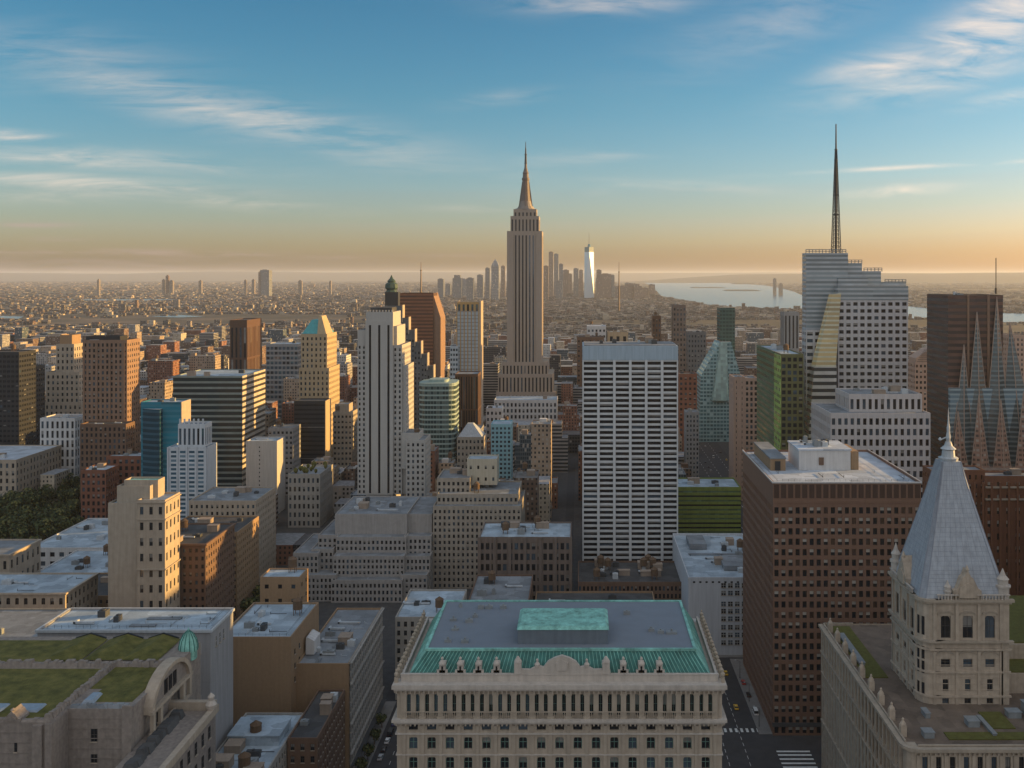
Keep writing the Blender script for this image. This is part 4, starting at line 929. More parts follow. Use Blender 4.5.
b = Bld('teal_glass_building', 'glossy teal glass block beside the brown slab tower, its end wall sunlit', 'building', 'the teal glass building')
tg = facmat('teal_cw', (.03,.17,.23), (.02,.20,.28), 30, 4.2, 1, .55, (.3,.32,.34), lite=0, glr=.15); tgb = facmat('teal_cw2', (.02,.08,.12), (.012,.05,.075), 30, 4.4, 1, .6, (.3,.32,.34), lite=0, glr=.2)
b.tier(141, 181, 402, 760, 18, tg, None, ybot=476, roof=M['roof_blue'], other=M['beige'], clutter=2)
mb = MB(); xa, xb = wx(141, 757), wx(161, 757); n = 8
pts = [(xa + (xb-xa)*i/n, 759.9 - 5*math.sin(math.pi*(i/n)*.5+.0)) for i in range(n+1)]
for p, r in zip(pts, pts[1:]): mb.poly([(*p,0),(*r,0),(*r,wz(409,758)),(*p,wz(409,758))])
mb.poly([(p[0],p[1],wz(409,758)) for p in pts]+[(xb,759.9,wz(409,758)),(xa,759.9,wz(409,758))]); mb.poly([(*pts[-1],0),(xb,759.95,0),(xb,759.95,wz(409,758)),(*pts[-1],wz(409,758))])
b.part(mb, 'curved_front', tgb)
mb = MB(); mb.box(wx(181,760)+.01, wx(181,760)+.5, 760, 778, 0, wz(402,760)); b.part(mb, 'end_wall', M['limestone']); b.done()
b = Bld('white_balcony_tower', 'white residential tower with blue balcony columns and a crowned top', 'building', 'the white balcony tower')
b.tier(168, 207, 447, 690, 19, mat('white_paint', (.50,.53,.56), .7, .12), None, ybot=522, roof=M['roof_blue'], other=M['white_paint'], side=None)
bm = facmat('balcony_fm', (.50,.53,.56), (.05,.13,.19), 6.5, 3.1, .62, .55, (.3,.3,.3), lite=.25, lc=(.14,.22,.28))
mb = MB(); mb.box(wx(168.5,690), wx(206.5,690), 689.6, 690, 0, wz(449,690)); b.part(mb, 'balcony_front', bm)
for i in range(5): x = wx(168.4 + i*9.4, 690); q = MB(); q.box(x-.5, x+.5, 688.7, 689.6, 0, wz(447,690)); b.part(q, 'pier', M['white_paint'])
b.tier(178, 205, 424, 693, 13, M['white_paint'], (4.5, 22, .5, .8), z0=wz(447,690)-.5, name='crown')
for i in range(6): x = wx(180+i*4.6, 694); q = MB(); q.box(x-.5, x+.5, 693.5, 694.5, wz(425,693), wz(419,693)); b.part(q, 'crown_finial', M['white_paint'])
b.done('blue')
b = Bld('banded_glass_tower', 'dark glass office tower with pale horizontal bands and sunlit striped end', 'building', 'the banded glass tower')
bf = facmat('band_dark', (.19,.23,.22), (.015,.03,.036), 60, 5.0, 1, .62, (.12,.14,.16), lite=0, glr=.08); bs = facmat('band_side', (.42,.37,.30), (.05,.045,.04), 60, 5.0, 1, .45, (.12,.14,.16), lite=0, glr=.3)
b.tier(173, 242, 376, 850, 62, bf, None, ybot=500, roof=M['roof_blue'], other=bf, clutter=5)
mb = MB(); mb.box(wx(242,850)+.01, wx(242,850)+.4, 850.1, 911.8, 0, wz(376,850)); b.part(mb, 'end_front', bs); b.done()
b = Bld('cream_slab', 'blank cream slab wall with a single column of tiny openings', 'building', 'the cream slab')
b.tier(246, 277, 441, 800, 22, mat('cream_wall', (.43,.41,.38), .85, .1), None, ybot=502, roof=M['roof_blue'], other=bf, clutter=1)
for i in range(13): pw(wx(259.5,800), 800, wz(448+i*4.2,800), .9, 1.2, style='plain')
b.done()
b = Bld('copper_tower', 'copper-brown ribbed tower standing alone in the distance, its right face glowing', 'building', 'the copper ribbed tower')
b.tier(230, 247, 320, 1300, 60, M['bronze'], (4, 30, .45, .94), ybot=372, roof=M['roof_tar'], other=M['bronze'], side=(4, 30, .3, .94), top=6)
b.done('pale', odds=None) if False else b.done('dark')
quick('glass_mid_block', 'blue-grey glass mid-rise behind the banded glass tower', None, 266, 298, 344, 1250, 40, 'grey_wall', (4, 5, .8, .6), 378, 'roof_blue', 'fm_glass', gset='blue')
b = Bld('crowned_tower', 'golden stone tower with turquoise hipped crown', 'building', 'the turquoise-crowned tower')
cr_s = mat('gold_stone', (.40,.31,.20), .85, .15)
b.tier(301, 327, 334, 1000, 40, cr_s, (4.2, 5.4, .4, .55), ybot=400, other=M['fm_tan'], side=(4.2, 5.4, .35, .5))
b.tier(299, 329, 368, 997, 44, cr_s, (4.2, 5.4, .4, .55), z0=0, other=M['fm_tan'], side=(4.2, 5.4, .35, .5))
mb = MB(); xa, xb = wx(302,1003), wx(326,1003); mb.frus(xa, xb, 1003, 1036, wz(334,1000), xa+8, xb-8, 1012, 1028, wz(320,1003)); b.part(mb, 'hipped_crown', mat('turquoise', (.06,.30,.32), .4, .2))
mb = MB(); mb.frus(xb-9, xb+1, 1002, 1030, wz(336,1000), xb-9, xb-6, 1008, 1026, wz(316,1003)); b.part(mb, 'crown_gable', cr_s); b.done()
b = Bld('black_tower', 'black glass tower directly in front of the turquoise-crowned tower, thin orange edge', 'building', 'the black glass tower')
b.tier(294, 325, 401, 900, 20, M['dark_metal_wall'], (60, 4.4, .98, .45), ybot=463, roof=M['roof_tar'], other=M['fm_dark'], side=(4, 4.4, .4, .4), odds=(.96,.0,.04) if False else (.9,.05,.05))
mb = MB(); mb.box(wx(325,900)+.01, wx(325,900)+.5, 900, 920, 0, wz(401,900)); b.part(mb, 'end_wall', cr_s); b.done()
b = Bld('setback_tower', 'pinkish beige stepped tower between the black glass tower and the striped skyscraper', 'building', 'the pinkish stepped tower')
b.tier(333, 352, 412, 950, 24, M['beige'], (4, 5.2, .55, .45), ybot=470, other=M['fm_tan'], clutter=1)
b.tier(335, 349, 404, 954, 16, M['limestone'], None, z0=60, name='penthouse'); b.tier(330, 354, 475, 900, 20, M['beige'], (4, 5.2, .45, .5), z0=0, other=M['fm_tan']); b.done()
quick('dim_office_block', 'dim grey office block squeezed behind the cream slab', None, 268, 293, 428, 870, 24, 'grey_wall', (4, 5, .55, .5), 470, 'roof_grey', 'fm_grey')
b = Bld('grid_block', 'grey masonry block with square window grid and planted green roof terrace', 'building', 'the planted-roof grid block')
b.tier(288, 320, 474, 760, 40, M['beige_grey'], (4.6, 8.6, .45, .55), ybot=545, roof=M['roof_grey'], other=M['fm_grey'], side=(5, 8.6, .4, .5))
for i in range(12):
    q = MB(); x, y = wx(289,760)+1.5+rnd.random()*21, 762+rnd.random()*34; r_ = rnd.uniform(1.0, 2.3); q.ring(x, y, [(r_*.3,wz(474,760)-.9),(r_,wz(474,760)+r_*.5),(r_*.9,wz(474,760)+r_*1.3),(.2,wz(474,760)+r_*2)], 7, ph=rnd.random()); b.part(q, 'roof_shrub', M['grass'])
b.done()

# ================================================================== 8. the striped limestone skyscraper and its podium
b = Bld('striped_skyscraper', 'tall limestone skyscraper with three dark vertical stripes on a stepped podium', 'building', 'the three-striped skyscraper')
ls = mat('shaft_stone', (.40,.385,.36), .85, .10, .4, streak=.12)
Ys = 700.0; k = Ys/F
b.tier(366, 393, 312, Ys, 30, ls, None, z0=0, other=ls, par=.8)
X_0, X_1 = wx(366,Ys), wx(393,Ys); zt = wz(312,Ys)
mb = MB(); b.facade(mb, (X_0-.2, Ys-1.0), (1,0), X_1-X_0+.4, 40, wz(321,Ys), 1, 1, .24, .985, 0.8, 0, 2, 0, 'plain', cols=3, rows=1, odds=(1,0,0))
mb.poly([(X_0-.2,Ys-1,wz(321,Ys)),(X_1+.2,Ys-1,wz(321,Ys)),(X_1+.2,Ys+.01,wz(321,Ys)),(X_0-.2,Ys+.01,wz(321,Ys))])
b.part(mb, 'striped_front', ls)
b.tier(357, 402, 350, Ys, 36, ls, (4.3, 5.2, .42, .55), z0=40, ybot=500, other=ls, par=.5) if False else None
b.tier(357.5, 366, 330, Ys+.4, 34, ls, (4.25, 5.2, .42, .55), z0=40, ybot=500, other=ls, par=.5, top=14)
b.tier(393, 402, 345, Ys+.4, 36, ls, (4.4, 5.2, .42, .55), z0=40, ybot=500, other=ls, par=.5, side=(4.6, 5.2, .36, .5))
b.tier(393, 397, 326, Ys+2, 33, ls, None, z0=120, other=ls, par=.5)
b.tier(402, 406, 366, Ys+2, 33, ls, None, z0=40, ybot=500, other=ls, par=.5, side=(4.6, 5.2, .36, .5))
for i in range(9):
    x = wx(367+i*3.1, Ys); q = MB(); q.box(x-.5, x+.5, Ys, Ys+.8, zt, zt+1.4); b.part(q, 'crenel', ls)
q = MB(); q.box(X_0+2, X_1-2, Ys+6, Ys+24, zt-.7, zt+3); b.part(q, 'penthouse', M['roof_tar'])
b.tier(406, 425, 440, 690, 26, ls, (4.6, 5.3, .45, .55), z0=40, ybot=500, other=ls, par=.6, side=(4.6, 5.3, .4, .5), clutter=1)
b.tier(402, 419, 433, 694, 20, ls, None, z0=60, other=ls, name='penthouse')
pod = mat('podium_stone', (.33,.315,.30), .85, .2)
for x0, x1, yt, Y, D_ in ((335,407,514,612,50),(336,406,537,603,14),(333,404,556,594,12),(331,402,580,586,12),(318,337,535,607,40),(311,333,549,600,40),(293,318,553,594,46),(295,336,575,588,12),(407,432,514,616,50),(404,431,536,606,14),(402,430,556,598,12),(400,427,575,590,12)):
    big = yt < 520
    b.tier(x0, x1, yt, Y, D_, pod, (4.25, 6.1, .5, .58) if not (yt == 514) else (4.25, 8, .45, .4), z0=0, ybot=None, other=pod, par=.6, top=(20 if yt == 514 else 1.5), roof=M['roof_grey'])
VIS.append((293, 432, 612, 586))
b.roofstuff(wx(337,612), wx(405,612), 616, 655, wz(514,612)-.6, 10, tank=.1)
b.done('dark'); HEROES.append((360, 560, 600, 'the stepped podium of the striped skyscraper', 60))

# ================================================================== 9. tower group behind it
b = Bld('orange_glass_tower', 'broad rust-brown glass tower with a chamfered glowing right corner', 'building', 'the rust-brown tower')
rust = facmat('rust_cw', (.20,.085,.045), (.11,.045,.025), 60, 4.2, 1, .5, (.2,.12,.08), lite=0, glr=.2)
b.tier(400, 433, 293, 1150, 30, rust, None, ybot=380, roof=M['roof_blue'], other=rust)
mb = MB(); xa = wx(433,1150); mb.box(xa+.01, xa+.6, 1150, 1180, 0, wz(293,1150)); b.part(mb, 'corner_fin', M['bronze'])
mb = MB(); xa, xb = wx(433.2,1155), wx(441,1155); z1, z2 = wz(293,1150), wz(318,1150)
mb.poly([(xa,1152,0),(xb,1152,0),(xb,1152,z2),(xa,1152,z1)]); mb.poly([(xb,1152,0),(xb,1192,0),(xb,1192,z2),(xb,1152,z2)]); mb.poly([(xa,1152,z1),(xb,1152,z2),(xb,1192,z2),(xa,1192,z1)]); mb.poly([(xb,1192,0),(xa,1192,0),(xa,1192,z1),(xb,1192,z2)])
b.part(mb, 'corner_wing', M['brown_conc']); b.done()
b = Bld('stair_stepped_tower', 'slate-coloured tower with a glowing stair-stepped sloping right edge', 'building', 'the stair-stepped tower')
for i in range(9):
    b.tier(385 if i == 0 else 395+i*5.2, 402+i*6.2, 306+i*12, 900+i*.7, 9, mat('slate_dark', (.13,.135,.14), .7, .15), (3, 5, .5, .5) if i > 0 else None, z0=0, ybot=430, other=M['slate_dark'], par=.4, top=8)
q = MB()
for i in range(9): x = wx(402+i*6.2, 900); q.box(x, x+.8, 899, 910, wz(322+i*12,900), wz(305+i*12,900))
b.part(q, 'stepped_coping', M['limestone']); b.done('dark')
b = Bld('domed_dark_tower', 'dark tower with rounded top peeking over the striped skyscraper', 'building', 'the dark domed top')
b.tier(385, 398, 292, 1400, 20, M['dark_metal_wall'], None, ybot=305, other=M['dark_metal_wall'], par=.1)
q = MB(); q.ring(wx(391.5,1410), 1410, [(9.4,wz(293,1400)),(7,wz(290,1400)),(9.6,wz(288,1400)),(8.8,wz(284,1400)),(5.5,wz(282.5,1400)),(6.2,wz(281,1400)),(2.6,wz(278.5,1400)),(.4,wz(275,1400))], 8); b.part(q, 'dome', mat('dark_verdigris', (.045,.085,.075), .7, .3)); b.done()
b = Bld('striped_glass_tower', 'pale glass tower with gold vertical stripes and an orange crown', 'building', 'the gold-striped glass tower')
pg = mat('pale_glass', (.38,.45,.50), .3, .12, spec=.6); gold = mat('gold_rib', (.42,.27,.11), .5, .15)
b.tier(457, 479, 311, 1100, 24, pg, None, ybot=372, other=pg, par=.3, z0=wz(372,1100))
b.tier(457, 479, 302, 1101, 22, gold, (4.2, 9, .5, .8), z0=wz(312,1100), name='crown', other=gold, par=.3, odds=(0,.2,.8) if False else (.5,.3,.2))
for i in range(7): x = wx(457+i*3.6, 1100); q = MB(); q.box(x-.45, x+.45, 1099.2, 1100, wz(372,1100), wz(311,1100)); b.part(q, 'rib', gold)
q = MB()
for i in range(17): z_ = wz(312+i*3.6, 1100); q.box(wx(457,1100), wx(479,1100), 1099.7, 1099.98, z_, z_+.9)
b.part(q, 'spandrel_bands', M['grey_wall'])
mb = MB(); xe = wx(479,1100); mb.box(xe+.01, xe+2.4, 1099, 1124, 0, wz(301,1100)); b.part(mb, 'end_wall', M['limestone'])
b.tier(450, 458, 346, 1096, 26, pg, (3, 5, .7, .5), z0=0, ybot=380, other=pg, par=.3)
b.tier(457, 479, 372, 1099, 28, M['bronze'], (3, 5, .5, .5), z0=0, ybot=430, other=M['bronze'], par=.3); b.done('blue')
b = Bld('bronze_tower', 'dark bronze slab in front of the gold-striped glass tower', 'building', 'the dark bronze slab')
b.tier(455, 478, 374, 950, 30, M['bronze'], (2.6, 30, .5, .96), ybot=430, other=M['bronze'], side=(2.6, 30, .4, .96), odds=(.8,.1,.1)); b.done('dark')
b = Bld('green_banded_tower', 'pale green round-cornered tower with white floor bands', 'building', 'the pale green banded tower')
gb = mat('pale_green', (.27,.36,.34), .6, .1); Yg = 850.0; xa, xb, zg = wx(418,Yg), wx(455,Yg), wz(384,Yg); b._root((xa+xb)/2, Yg)
def rrect(x0, x1, y0, y1, r, n=5):
    P = []
    for cx, cy, a in ((x1-r,y0+r,-90),(x1-r,y1-r,0),(x0+r,y1-r,90),(x0+r,y0+r,180)):
        for i in range(n+1): t = R(a+90*i/n); P.append((cx+r*math.cos(t), cy+r*math.sin(t)))
    return P
def prism(mb, P, z0, z1, m=0):
    for i in range(len(P)): p, r = P[i], P[(i+1) % len(P)]; mb.poly([(*p,z0),(*r,z0),(*r,z1),(*p,z1)], m)
    mb.poly([(*p,z1) for p in P], m)
mb = MB(); prism(mb, rrect(xa, xb, Yg, Yg+34, 8), 0, zg-.5); b.part(mb, 'glass_wall', facmat('green_cw', (.09,.14,.135), (.03,.06,.062), 2.6, 30, .8, 1, (.4,.42,.42), lite=.3, lc=(.10,.13,.12), glr=.12))
mb = MB(); nf = 24
for i in range(nf): z_ = zg - 2.2 - i*4.3; prism(mb, rrect(xa-.25, xb+.25, Yg-.25, Yg+34.25, 8.2), z_, z_+1.5)
b.part(mb, 'floor_bands', gb); mb = MB(); prism(mb, rrect(xa-.3, xb+.3, Yg-.3, Yg+34.3, 8.2), zg-.5, zg+.6); prism(mb, rrect(xa+8, xb-8, Yg+8, Yg+26, 4), zg+.6, zg+3); b.part(mb, 'roof', gb)
FOOT.append((xa-3, xb+3, Yg-3, Yg+37)); VIS.append((418, 457, 452, Yg)); HEROES.append((436, 400, Yg, 'the pale green banded tower', 20))

# ================================================================== 10. the great mid-century needle tower
b = Bld('needle_skyscraper', 'tallest limestone skyscraper with setbacks, tapered mast and needle', 'building', 'the needle skyscraper')
Ye = 1300.0; es = mat('es_stone', (.33,.28,.235), .85, .10, .2, streak=.15); zE = lambda y: wz(y, Ye)
def et(x0, x1, yt, dy, D_, cols=None, z0=0, ybot=None):
    X_a, X_b = wx(x0, Ye), wx(x1, Ye)
    b.tier(x0, x1, yt, Ye+dy, D_, es, ((x1-x0)/cols if cols else 3.6, 900, .42, .99), z0=z0, ybot=ybot, other=es, par=.5, top=3, side=(4.2, 900, .36, .99), recess=.9, odds=(.86,.0,.14) if False else (.9,.05,.05), roof=M['limestone'])
et(507, 542, 231, 0, 44, 10); et(510.5, 539, 216, 5, 34, 8, z0=zE(232)); et(513.5, 536.5, 209, 9, 26, 6, z0=zE(217))
et(502, 548, 362, -4, 56, 13, ybot=404); et(498, 553, 374, -9, 70, 15, ybot=404); et(496, 556, 392, -14, 84, 16, ybot=404)
X_c = wx(524.8, Ye); q = MB()
for x0, x1 in ((507,513.5),(536,542)): q.box(wx(x0,Ye), wx(x1,Ye), Ye-1.2, Ye, 0, zE(234))
b.part(q, 'corner_pier', es)
q = MB(); r = 10.5; q.ring(X_c, Ye+22, [(14,zE(209)),(13.4,zE(207.5)),(11.4,zE(207.4)),(10.6,zE(205.4)),(9.0,zE(205.2)),(8.0,zE(202)),(7.4,zE(200))], 16); b.part(q, 'dome_base', mat('dome_metal', (.24,.21,.185), .6, .2))
mast_m = mat('mast_metal', (.17,.14,.125), .6, .2)
q = MB(); q.ring(X_c, Ye+22, [(7.6,zE(203)),(6.3,zE(195)),(5.2,zE(186)),(4.6,zE(179)),(5.3,zE(178.5)),(5.3,zE(176.5)),(4.2,zE(176)),(3.9,zE(172)),(4.4,zE(171.5)),(3.4,zE(170)),(1.9,zE(166)),(1.6,zE(162))], 12)
for a in range(4): t = a*math.pi/2; q.bar((X_c+9*math.cos(t),Ye+22+9*math.sin(t),zE(206)),(X_c+4.2*math.cos(t),Ye+22+4.2*math.sin(t),zE(180)), 1.0)
b.part(q, 'mast', mast_m)
q = MB(); q.ring(X_c, Ye+22, [(1.9,zE(162)),(1.6,zE(160)),(1.3,zE(153)),(1.7,zE(152.7)),(1.7,zE(152)),(1.0,zE(151.8)),(.85,zE(146)),(.55,zE(145.8)),(.35,zE(139.5))], 8); b.part(q, 'antenna', M['metal_dark'])
b.done('dark', stone=es)
quick('flat_roof_block', 'long low block under a pale blue roof at the foot of the needle skyscraper', 'the pale blue roof below the needle', 494, 557, 400, 1180, 40, 'white_stone', (4, 6, .5, .6), 425, 'roof_blue', 'fm_white')

# ================================================================== 11. beige stepped block between podium and grid tower
b = Bld('stepped_loft_block', 'broad beige stepped loft building with a pale windowed penthouse block on top', 'building', 'the stepped loft block')
lo = mat('loft_stone', (.34,.30,.25), .88, .25)
b.tier(467, 497, 459, 640, 16, mat('cream_paint', (.46,.42,.33), .85, .12), (7.5, 10, .28, .3), z0=60, ybot=495, other=M['fm_tan'], roof=M['roof_blue'])
b.tier(437, 470, 478, 630, 30, lo, (4.6, 6.4, .5, .55), z0=40, other=M['fm_tan'], clutter=3); b.tier(437, 518, 494, 620, 40, lo, (4.6, 6.4, .5, .6), z0=20, other=M['fm_tan'], clutter=3)
b.tier(433, 521, 506, 612, 46, lo, (4.6, 6.4, .45, .55), z0=0, ybot=598, other=M['fm_tan'], clutter=4); b.done('dark')
b = Bld('teal_slender_tower', 'slim turquoise glass tower with pale blue grid', 'building', 'the slim turquoise tower')
b.tier(491, 511, 424, 800, 22, mat('turq_frame', (.22,.42,.50), .5, .12), (4, 4.4, .6, .55), ybot=486, other=M['fm_glass'], roof=M['roof_blue'], side=(4, 4.4, .5, .5)); b.done('blue')
b = Bld('pyramid_roofed_tower', 'small stone tower with grey pyramid roof left of the slim turquoise tower', 'building', 'the small pyramid-roofed tower')
b.tier(457, 484, 437, 850, 24, lo, (4, 6, .45, .5), ybot=462, other=M['fm_tan'], par=.3)
q = MB(); q.frus(wx(458,850), wx(482,850), 850.5, 873.5, wz(437,850), wx(466,850), wx(472,850), 858, 865, wz(425,850)); b.part(q, 'pyramid_roof', M['slate_pale']); b.done('dark')
quick('white_topped_block', 'mid-rise with a white rooftop box behind the slim turquoise tower', None, 486, 502, 408, 1000, 20, 'white_stone', (4, 6, .5, .5), 424, 'roof_white', 'fm_white')
b = Bld('dark_loft_block', 'dark brown loft building with wide window bays and cluttered blue roof', 'building', 'the dark loft building')
b.tier(479, 571, 537, 548, 34, mat('loft_brown', (.17,.135,.115), .9, .2), (5.6, 10.4, .62, .62), ybot=600, other=M['fm_brown'], clutter=12, roof=M['roof_blue'], top=2.5)
q = MB()
for i in range(7): x = wx(479.3+i*15.2, 548); q.box(x-.9, x+.9, 547.3, 548, 0, wz(537,548))
b.part(q, 'pier', M['loft_brown']); b.done('dark')

# ================================================================== 12. the white grid tower and things right of it
b = Bld('white_grid_tower', 'wide white grid office tower with dark windows and blank pale blue top band', 'building', 'the white grid tower')
wg = mat('travertine', (.56,.575,.58), .7, .08, .3, streak=.12); Yw = 600.0; X_0, X_1, zt = wx(582.5,Yw), wx(678,Yw), wz(346,Yw)
b.tier(582.5, 678, 360, Yw, 36, wg, (15.6, 5.35, .90, .60), ybot=572, other=wg, par=0, side=(12, 5.35, .85, .56), recess=.8, top=.6, odds=(.8,.15,.05))
mb = MB(); mb.box(X_0-.01, X_1+.01, Yw-.5, Yw+36.5, wz(360,Yw), zt); b.part(mb, 'top_band', mat('pale_blue_band', (.34,.43,.50), .7, .08))
mb = MB(); mb.box(X_0+1, X_1-1, Yw+1, Yw+35, zt+.01, zt+.5); b.part(mb, 'roof', M['roof_grey']); b.roofstuff(X_0+3, X_1-3, Yw+4, Yw+33, zt+.5, 7, tank=0)
for i in range(7): x = X_0 + (X_1-X_0)*i/6; q = MB(); q.box(max(X_0, x-.8), min(X_1, x+.8), Yw-.75, Yw-.01, 0, wz(360,Yw)); b.part(q, 'pier', wg)
b.done('dark', cap=100)
b = Bld('green_ledge_block', 'low green block with horizontal planted-looking bands right of the white grid tower', 'building', 'the low green block')
b.tier(670, 741, 487, 640, 30, mat('olive', (.16,.20,.045), .85, .3), (60, 4.6, 1.0, .42), ybot=535, other=M['olive'], roof=M['roof_blue'], clutter=5, odds=(.5,.0,.5), recess=.5); b.done('green')
b = Bld('white_low_building', 'low white building with cluttered blue roof and blank white side wall', 'building', 'the low white building')
b.tier(57, 100, 41, 505, 86, mat('white_wall', (.50,.52,.55), .8, .08), None, ybot=655, world=True, roof=M['roof_blue'], other=M['fm_white'], par=1.3, clutter=12)
wx0 = 720; 
for i in range(7):
    for j, z_ in enumerate((35.5, 31.5, 25.8, 22, 18, 13.5, 9.5, 5.5)): pw(75.5 + i*3.6, 505, z_, 2.7, 2.4, var=(i+j) % 3)
for i in range(12): pw(60+i*3.3, 505, 38.0, 1.2, .9, style='plain')
q = MB(); q.box(78, 94, 520, 540, 40, 42.5); q.box(64, 74, 560, 580, 40, 43); q.box(62,96,548,549,40.2,41); b.part(q, 'roof_unit', M['roof_grey']); b.done('dark', frame=M['frame_white'])
quick('car_park_roof', 'low cluttered roofs filling the ground right at the foot of the white grid tower', None, 578, 690, 582, 540, 40, 'brown_brick', (4, 8, .5, .6), 600, 'roof_tar', 'fm_brown', clutter=26)

b = Bld('tapered_glass_tower', 'teal glass tower with a flared base narrowing to a slab top', 'building', 'the tapered teal glass tower')
tgm = facmat('taper_cw', (.20,.33,.35), (.07,.17,.19), 4.0, 4.4, .8, .6, (.3,.34,.36), lite=.1, glr=.1, lc=(.25,.38,.4)); tgd = facmat('taper_cw_dark', (.05,.11,.10), (.03,.07,.065), 4, 4.4, .8, .6, (.1,.12,.12), lite=.1, glr=.1, lc=(.05,.10,.09))
Yt = 1150.0; b._root(wx(720,Yt), Yt+25)
mb = MB(); mb.box(wx(721,Yt), wx(736,Yt), Yt+8, Yt+34, wz(372,Yt), wz(308,Yt)); b.part(mb, 'upper_slab', tgd)
L = lambda px, y, dy: (wx(px,Yt), Yt+dy, wz(y,Yt))
mb = MB(); mb.poly([L(700,378,0), L(728,350,0), L(738,378,0)]) if False else None
for fr in ([L(699,430,0),L(743,430,0),L(742,380,0),L(731,342,0),L(720,342,0),L(701,376,0)],): mb.poly(fr); mb.poly([(p[0],p[1]+44,p[2]) for p in reversed(fr)]); \
    [mb.poly([fr[(i+1)%6], fr[i], (fr[i][0],fr[i][1]+44,fr[i][2]), (fr[(i+1)%6][0],fr[(i+1)%6][1]+44,fr[(i+1)%6][2])]) for i in range(6)]
mb.box(wx(699,Yt), wx(743,Yt), Yt, Yt+44, 0, wz(430,Yt)); b.part(mb, 'flared_base', tgm)
mb = MB(); mb.poly([L(721,342,-1), L(727,342,-1), L(727,400,-6), L(712,400,-6)]); mb.poly([L(727,342,-1), L(727,344,0), L(729,400,0), L(727,400,-6)]); mb.poly([L(721,342,-1), L(712,400,-6), L(711,400,0), L(720,344,0)]); mb.poly([L(711,400,0),L(712,400,-6),L(727,400,-6),L(729,400,0)]); b.part(mb, 'glass_fold', glass('fold_glass', (.20,.33,.33), .15))
FOOT.append((wx(698,Yt)-3, wx(744,Yt)+3, Yt-3, Yt+47)); VIS.append((699, 743, 418, Yt)); HEROES.append((720, 370, Yt, 'the tapered teal glass tower', 20))
quick('pink_tower', 'pinkish concrete tower with dark punched windows on its right half', 'the pinkish punched tower', 734, 759, 378, 850, 28, 'pinkc', (5.2, 5.6, .5, .6), 462, 'roof_tar', 'fm_tan') if False else None
pc = mat('pink_concrete', (.40,.29,.235), .85, .12)
b = Bld('pink_tower', 'pinkish concrete tower with dark punched windows on its right half', 'building', 'the pinkish punched tower')
b.tier(733.5, 757, 378, 850, 26, pc, None, ybot=462, other=pc, side_none=True) if False else None
X_0 = b.tier(733.5, 745, 377, 850, 26, pc, (5.2, 5.6, .12, .5), ybot=462, other=pc, clutter=1, side=(9, 5.6, .2, .5)); b.tier(745, 758, 378, 850, 26, pc, (3.9, 5.5, .55, .62), ybot=462, other=pc, clutter=1, side=(9, 5.6, .2, .5)); b.done('dark')
quick('small_tower', 'small grey apartment tower at the head of the diagonal avenue', 'the small avenue tower', 686, 699, 412, 900, 18, 'grey_wall', (3.2, 4.6, .5, .55), 470, 'roof_grey', 'fm_grey')
b = Bld('green_glass_tower', 'green glass tower with bright green corner strip and dark gridded front', 'building', 'the green glass tower')
gg = facmat('green_side', (.10,.15,.085), (.07,.12,.06), 3, 4.6, .9, .5, (.2,.2,.18), lite=.25, glr=.12, lc=(.13,.21,.11)); 
b.tier(781, 803.5, 354, 690, 92, mat('olive_frame', (.13,.13,.055), .7, .15), (5.4, 6.6, .66, .62), ybot=440, other=gg, roof=M['roof_blue'], side=False, par=.8, clutter=4, odds=(.7,.1,.2))
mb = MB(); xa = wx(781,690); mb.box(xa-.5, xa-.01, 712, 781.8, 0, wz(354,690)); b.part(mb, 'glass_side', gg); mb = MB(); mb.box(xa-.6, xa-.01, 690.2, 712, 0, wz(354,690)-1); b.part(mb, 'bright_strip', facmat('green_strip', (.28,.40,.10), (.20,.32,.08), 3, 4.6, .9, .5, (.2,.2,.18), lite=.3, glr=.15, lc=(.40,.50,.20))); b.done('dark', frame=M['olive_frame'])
quick('brown_capped_tower', 'tall thin tower with brown cap and grey stripes behind the green glass tower', 'the brown-capped tower', 784, 799, 312, 1300, 24, 'grey_wall', (3.6, 40, .4, .9), 350, 'roof_tar', 'fm_grey')
quick('slim_dark_tower', 'slim dark tower rising above the low city right of the white grid tower', 'the slim dark tower', 673, 686, 305, 1500, 26, 'loft_brown', (3, 5, .5, .5), 350, 'roof_tar', 'fm_brown')
quick('slim_dark_tower', 'narrow brown shaft peeking over the roof of the white grid tower', None, 652.5, 661, 316, 1500, 22, 'bronze', (3, 5, .4, .5), 346, 'roof_tar', 'fm_brown')
quick('stepped_grey_tower', 'grey-green stepped slab between the slim dark tower and tapered teal glass tower', None, 688, 706, 332, 1350, 26, 'slate_dark', (3, 5, .5, .5), 400, 'roof_tar', 'fm_dark')
quick('brick_tower', 'reddish mid-rise right beside the upper edge of the white grid tower', None, 679, 697, 374, 1050, 26, 'red_brick', (4, 5, .5, .5), 430, 'roof_tar', 'fm_red')
quick('pale_slab', 'pale rectangular block sunlit beyond the roof of the white grid tower', None, 587, 606, 326, 1500, 40, 'white_stone', (4, 6, .5, .4), 346, 'roof_white', 'fm_white')
quick('gold_slab', 'pair-like golden slab with brown stripes beyond the roof of the white grid tower', None, 608, 628, 332, 1350, 30, 'gold_stone', (6, 60, .45, .94), 346, 'roof_tar', 'fm_brown')
quick('brown_slab', 'long brown slab low behind the left top corner of the white grid tower', None, 577, 604, 337, 1450, 30, 'brown_brick', (4, 5, .4, .4), 350, 'roof_tar', 'fm_brown')

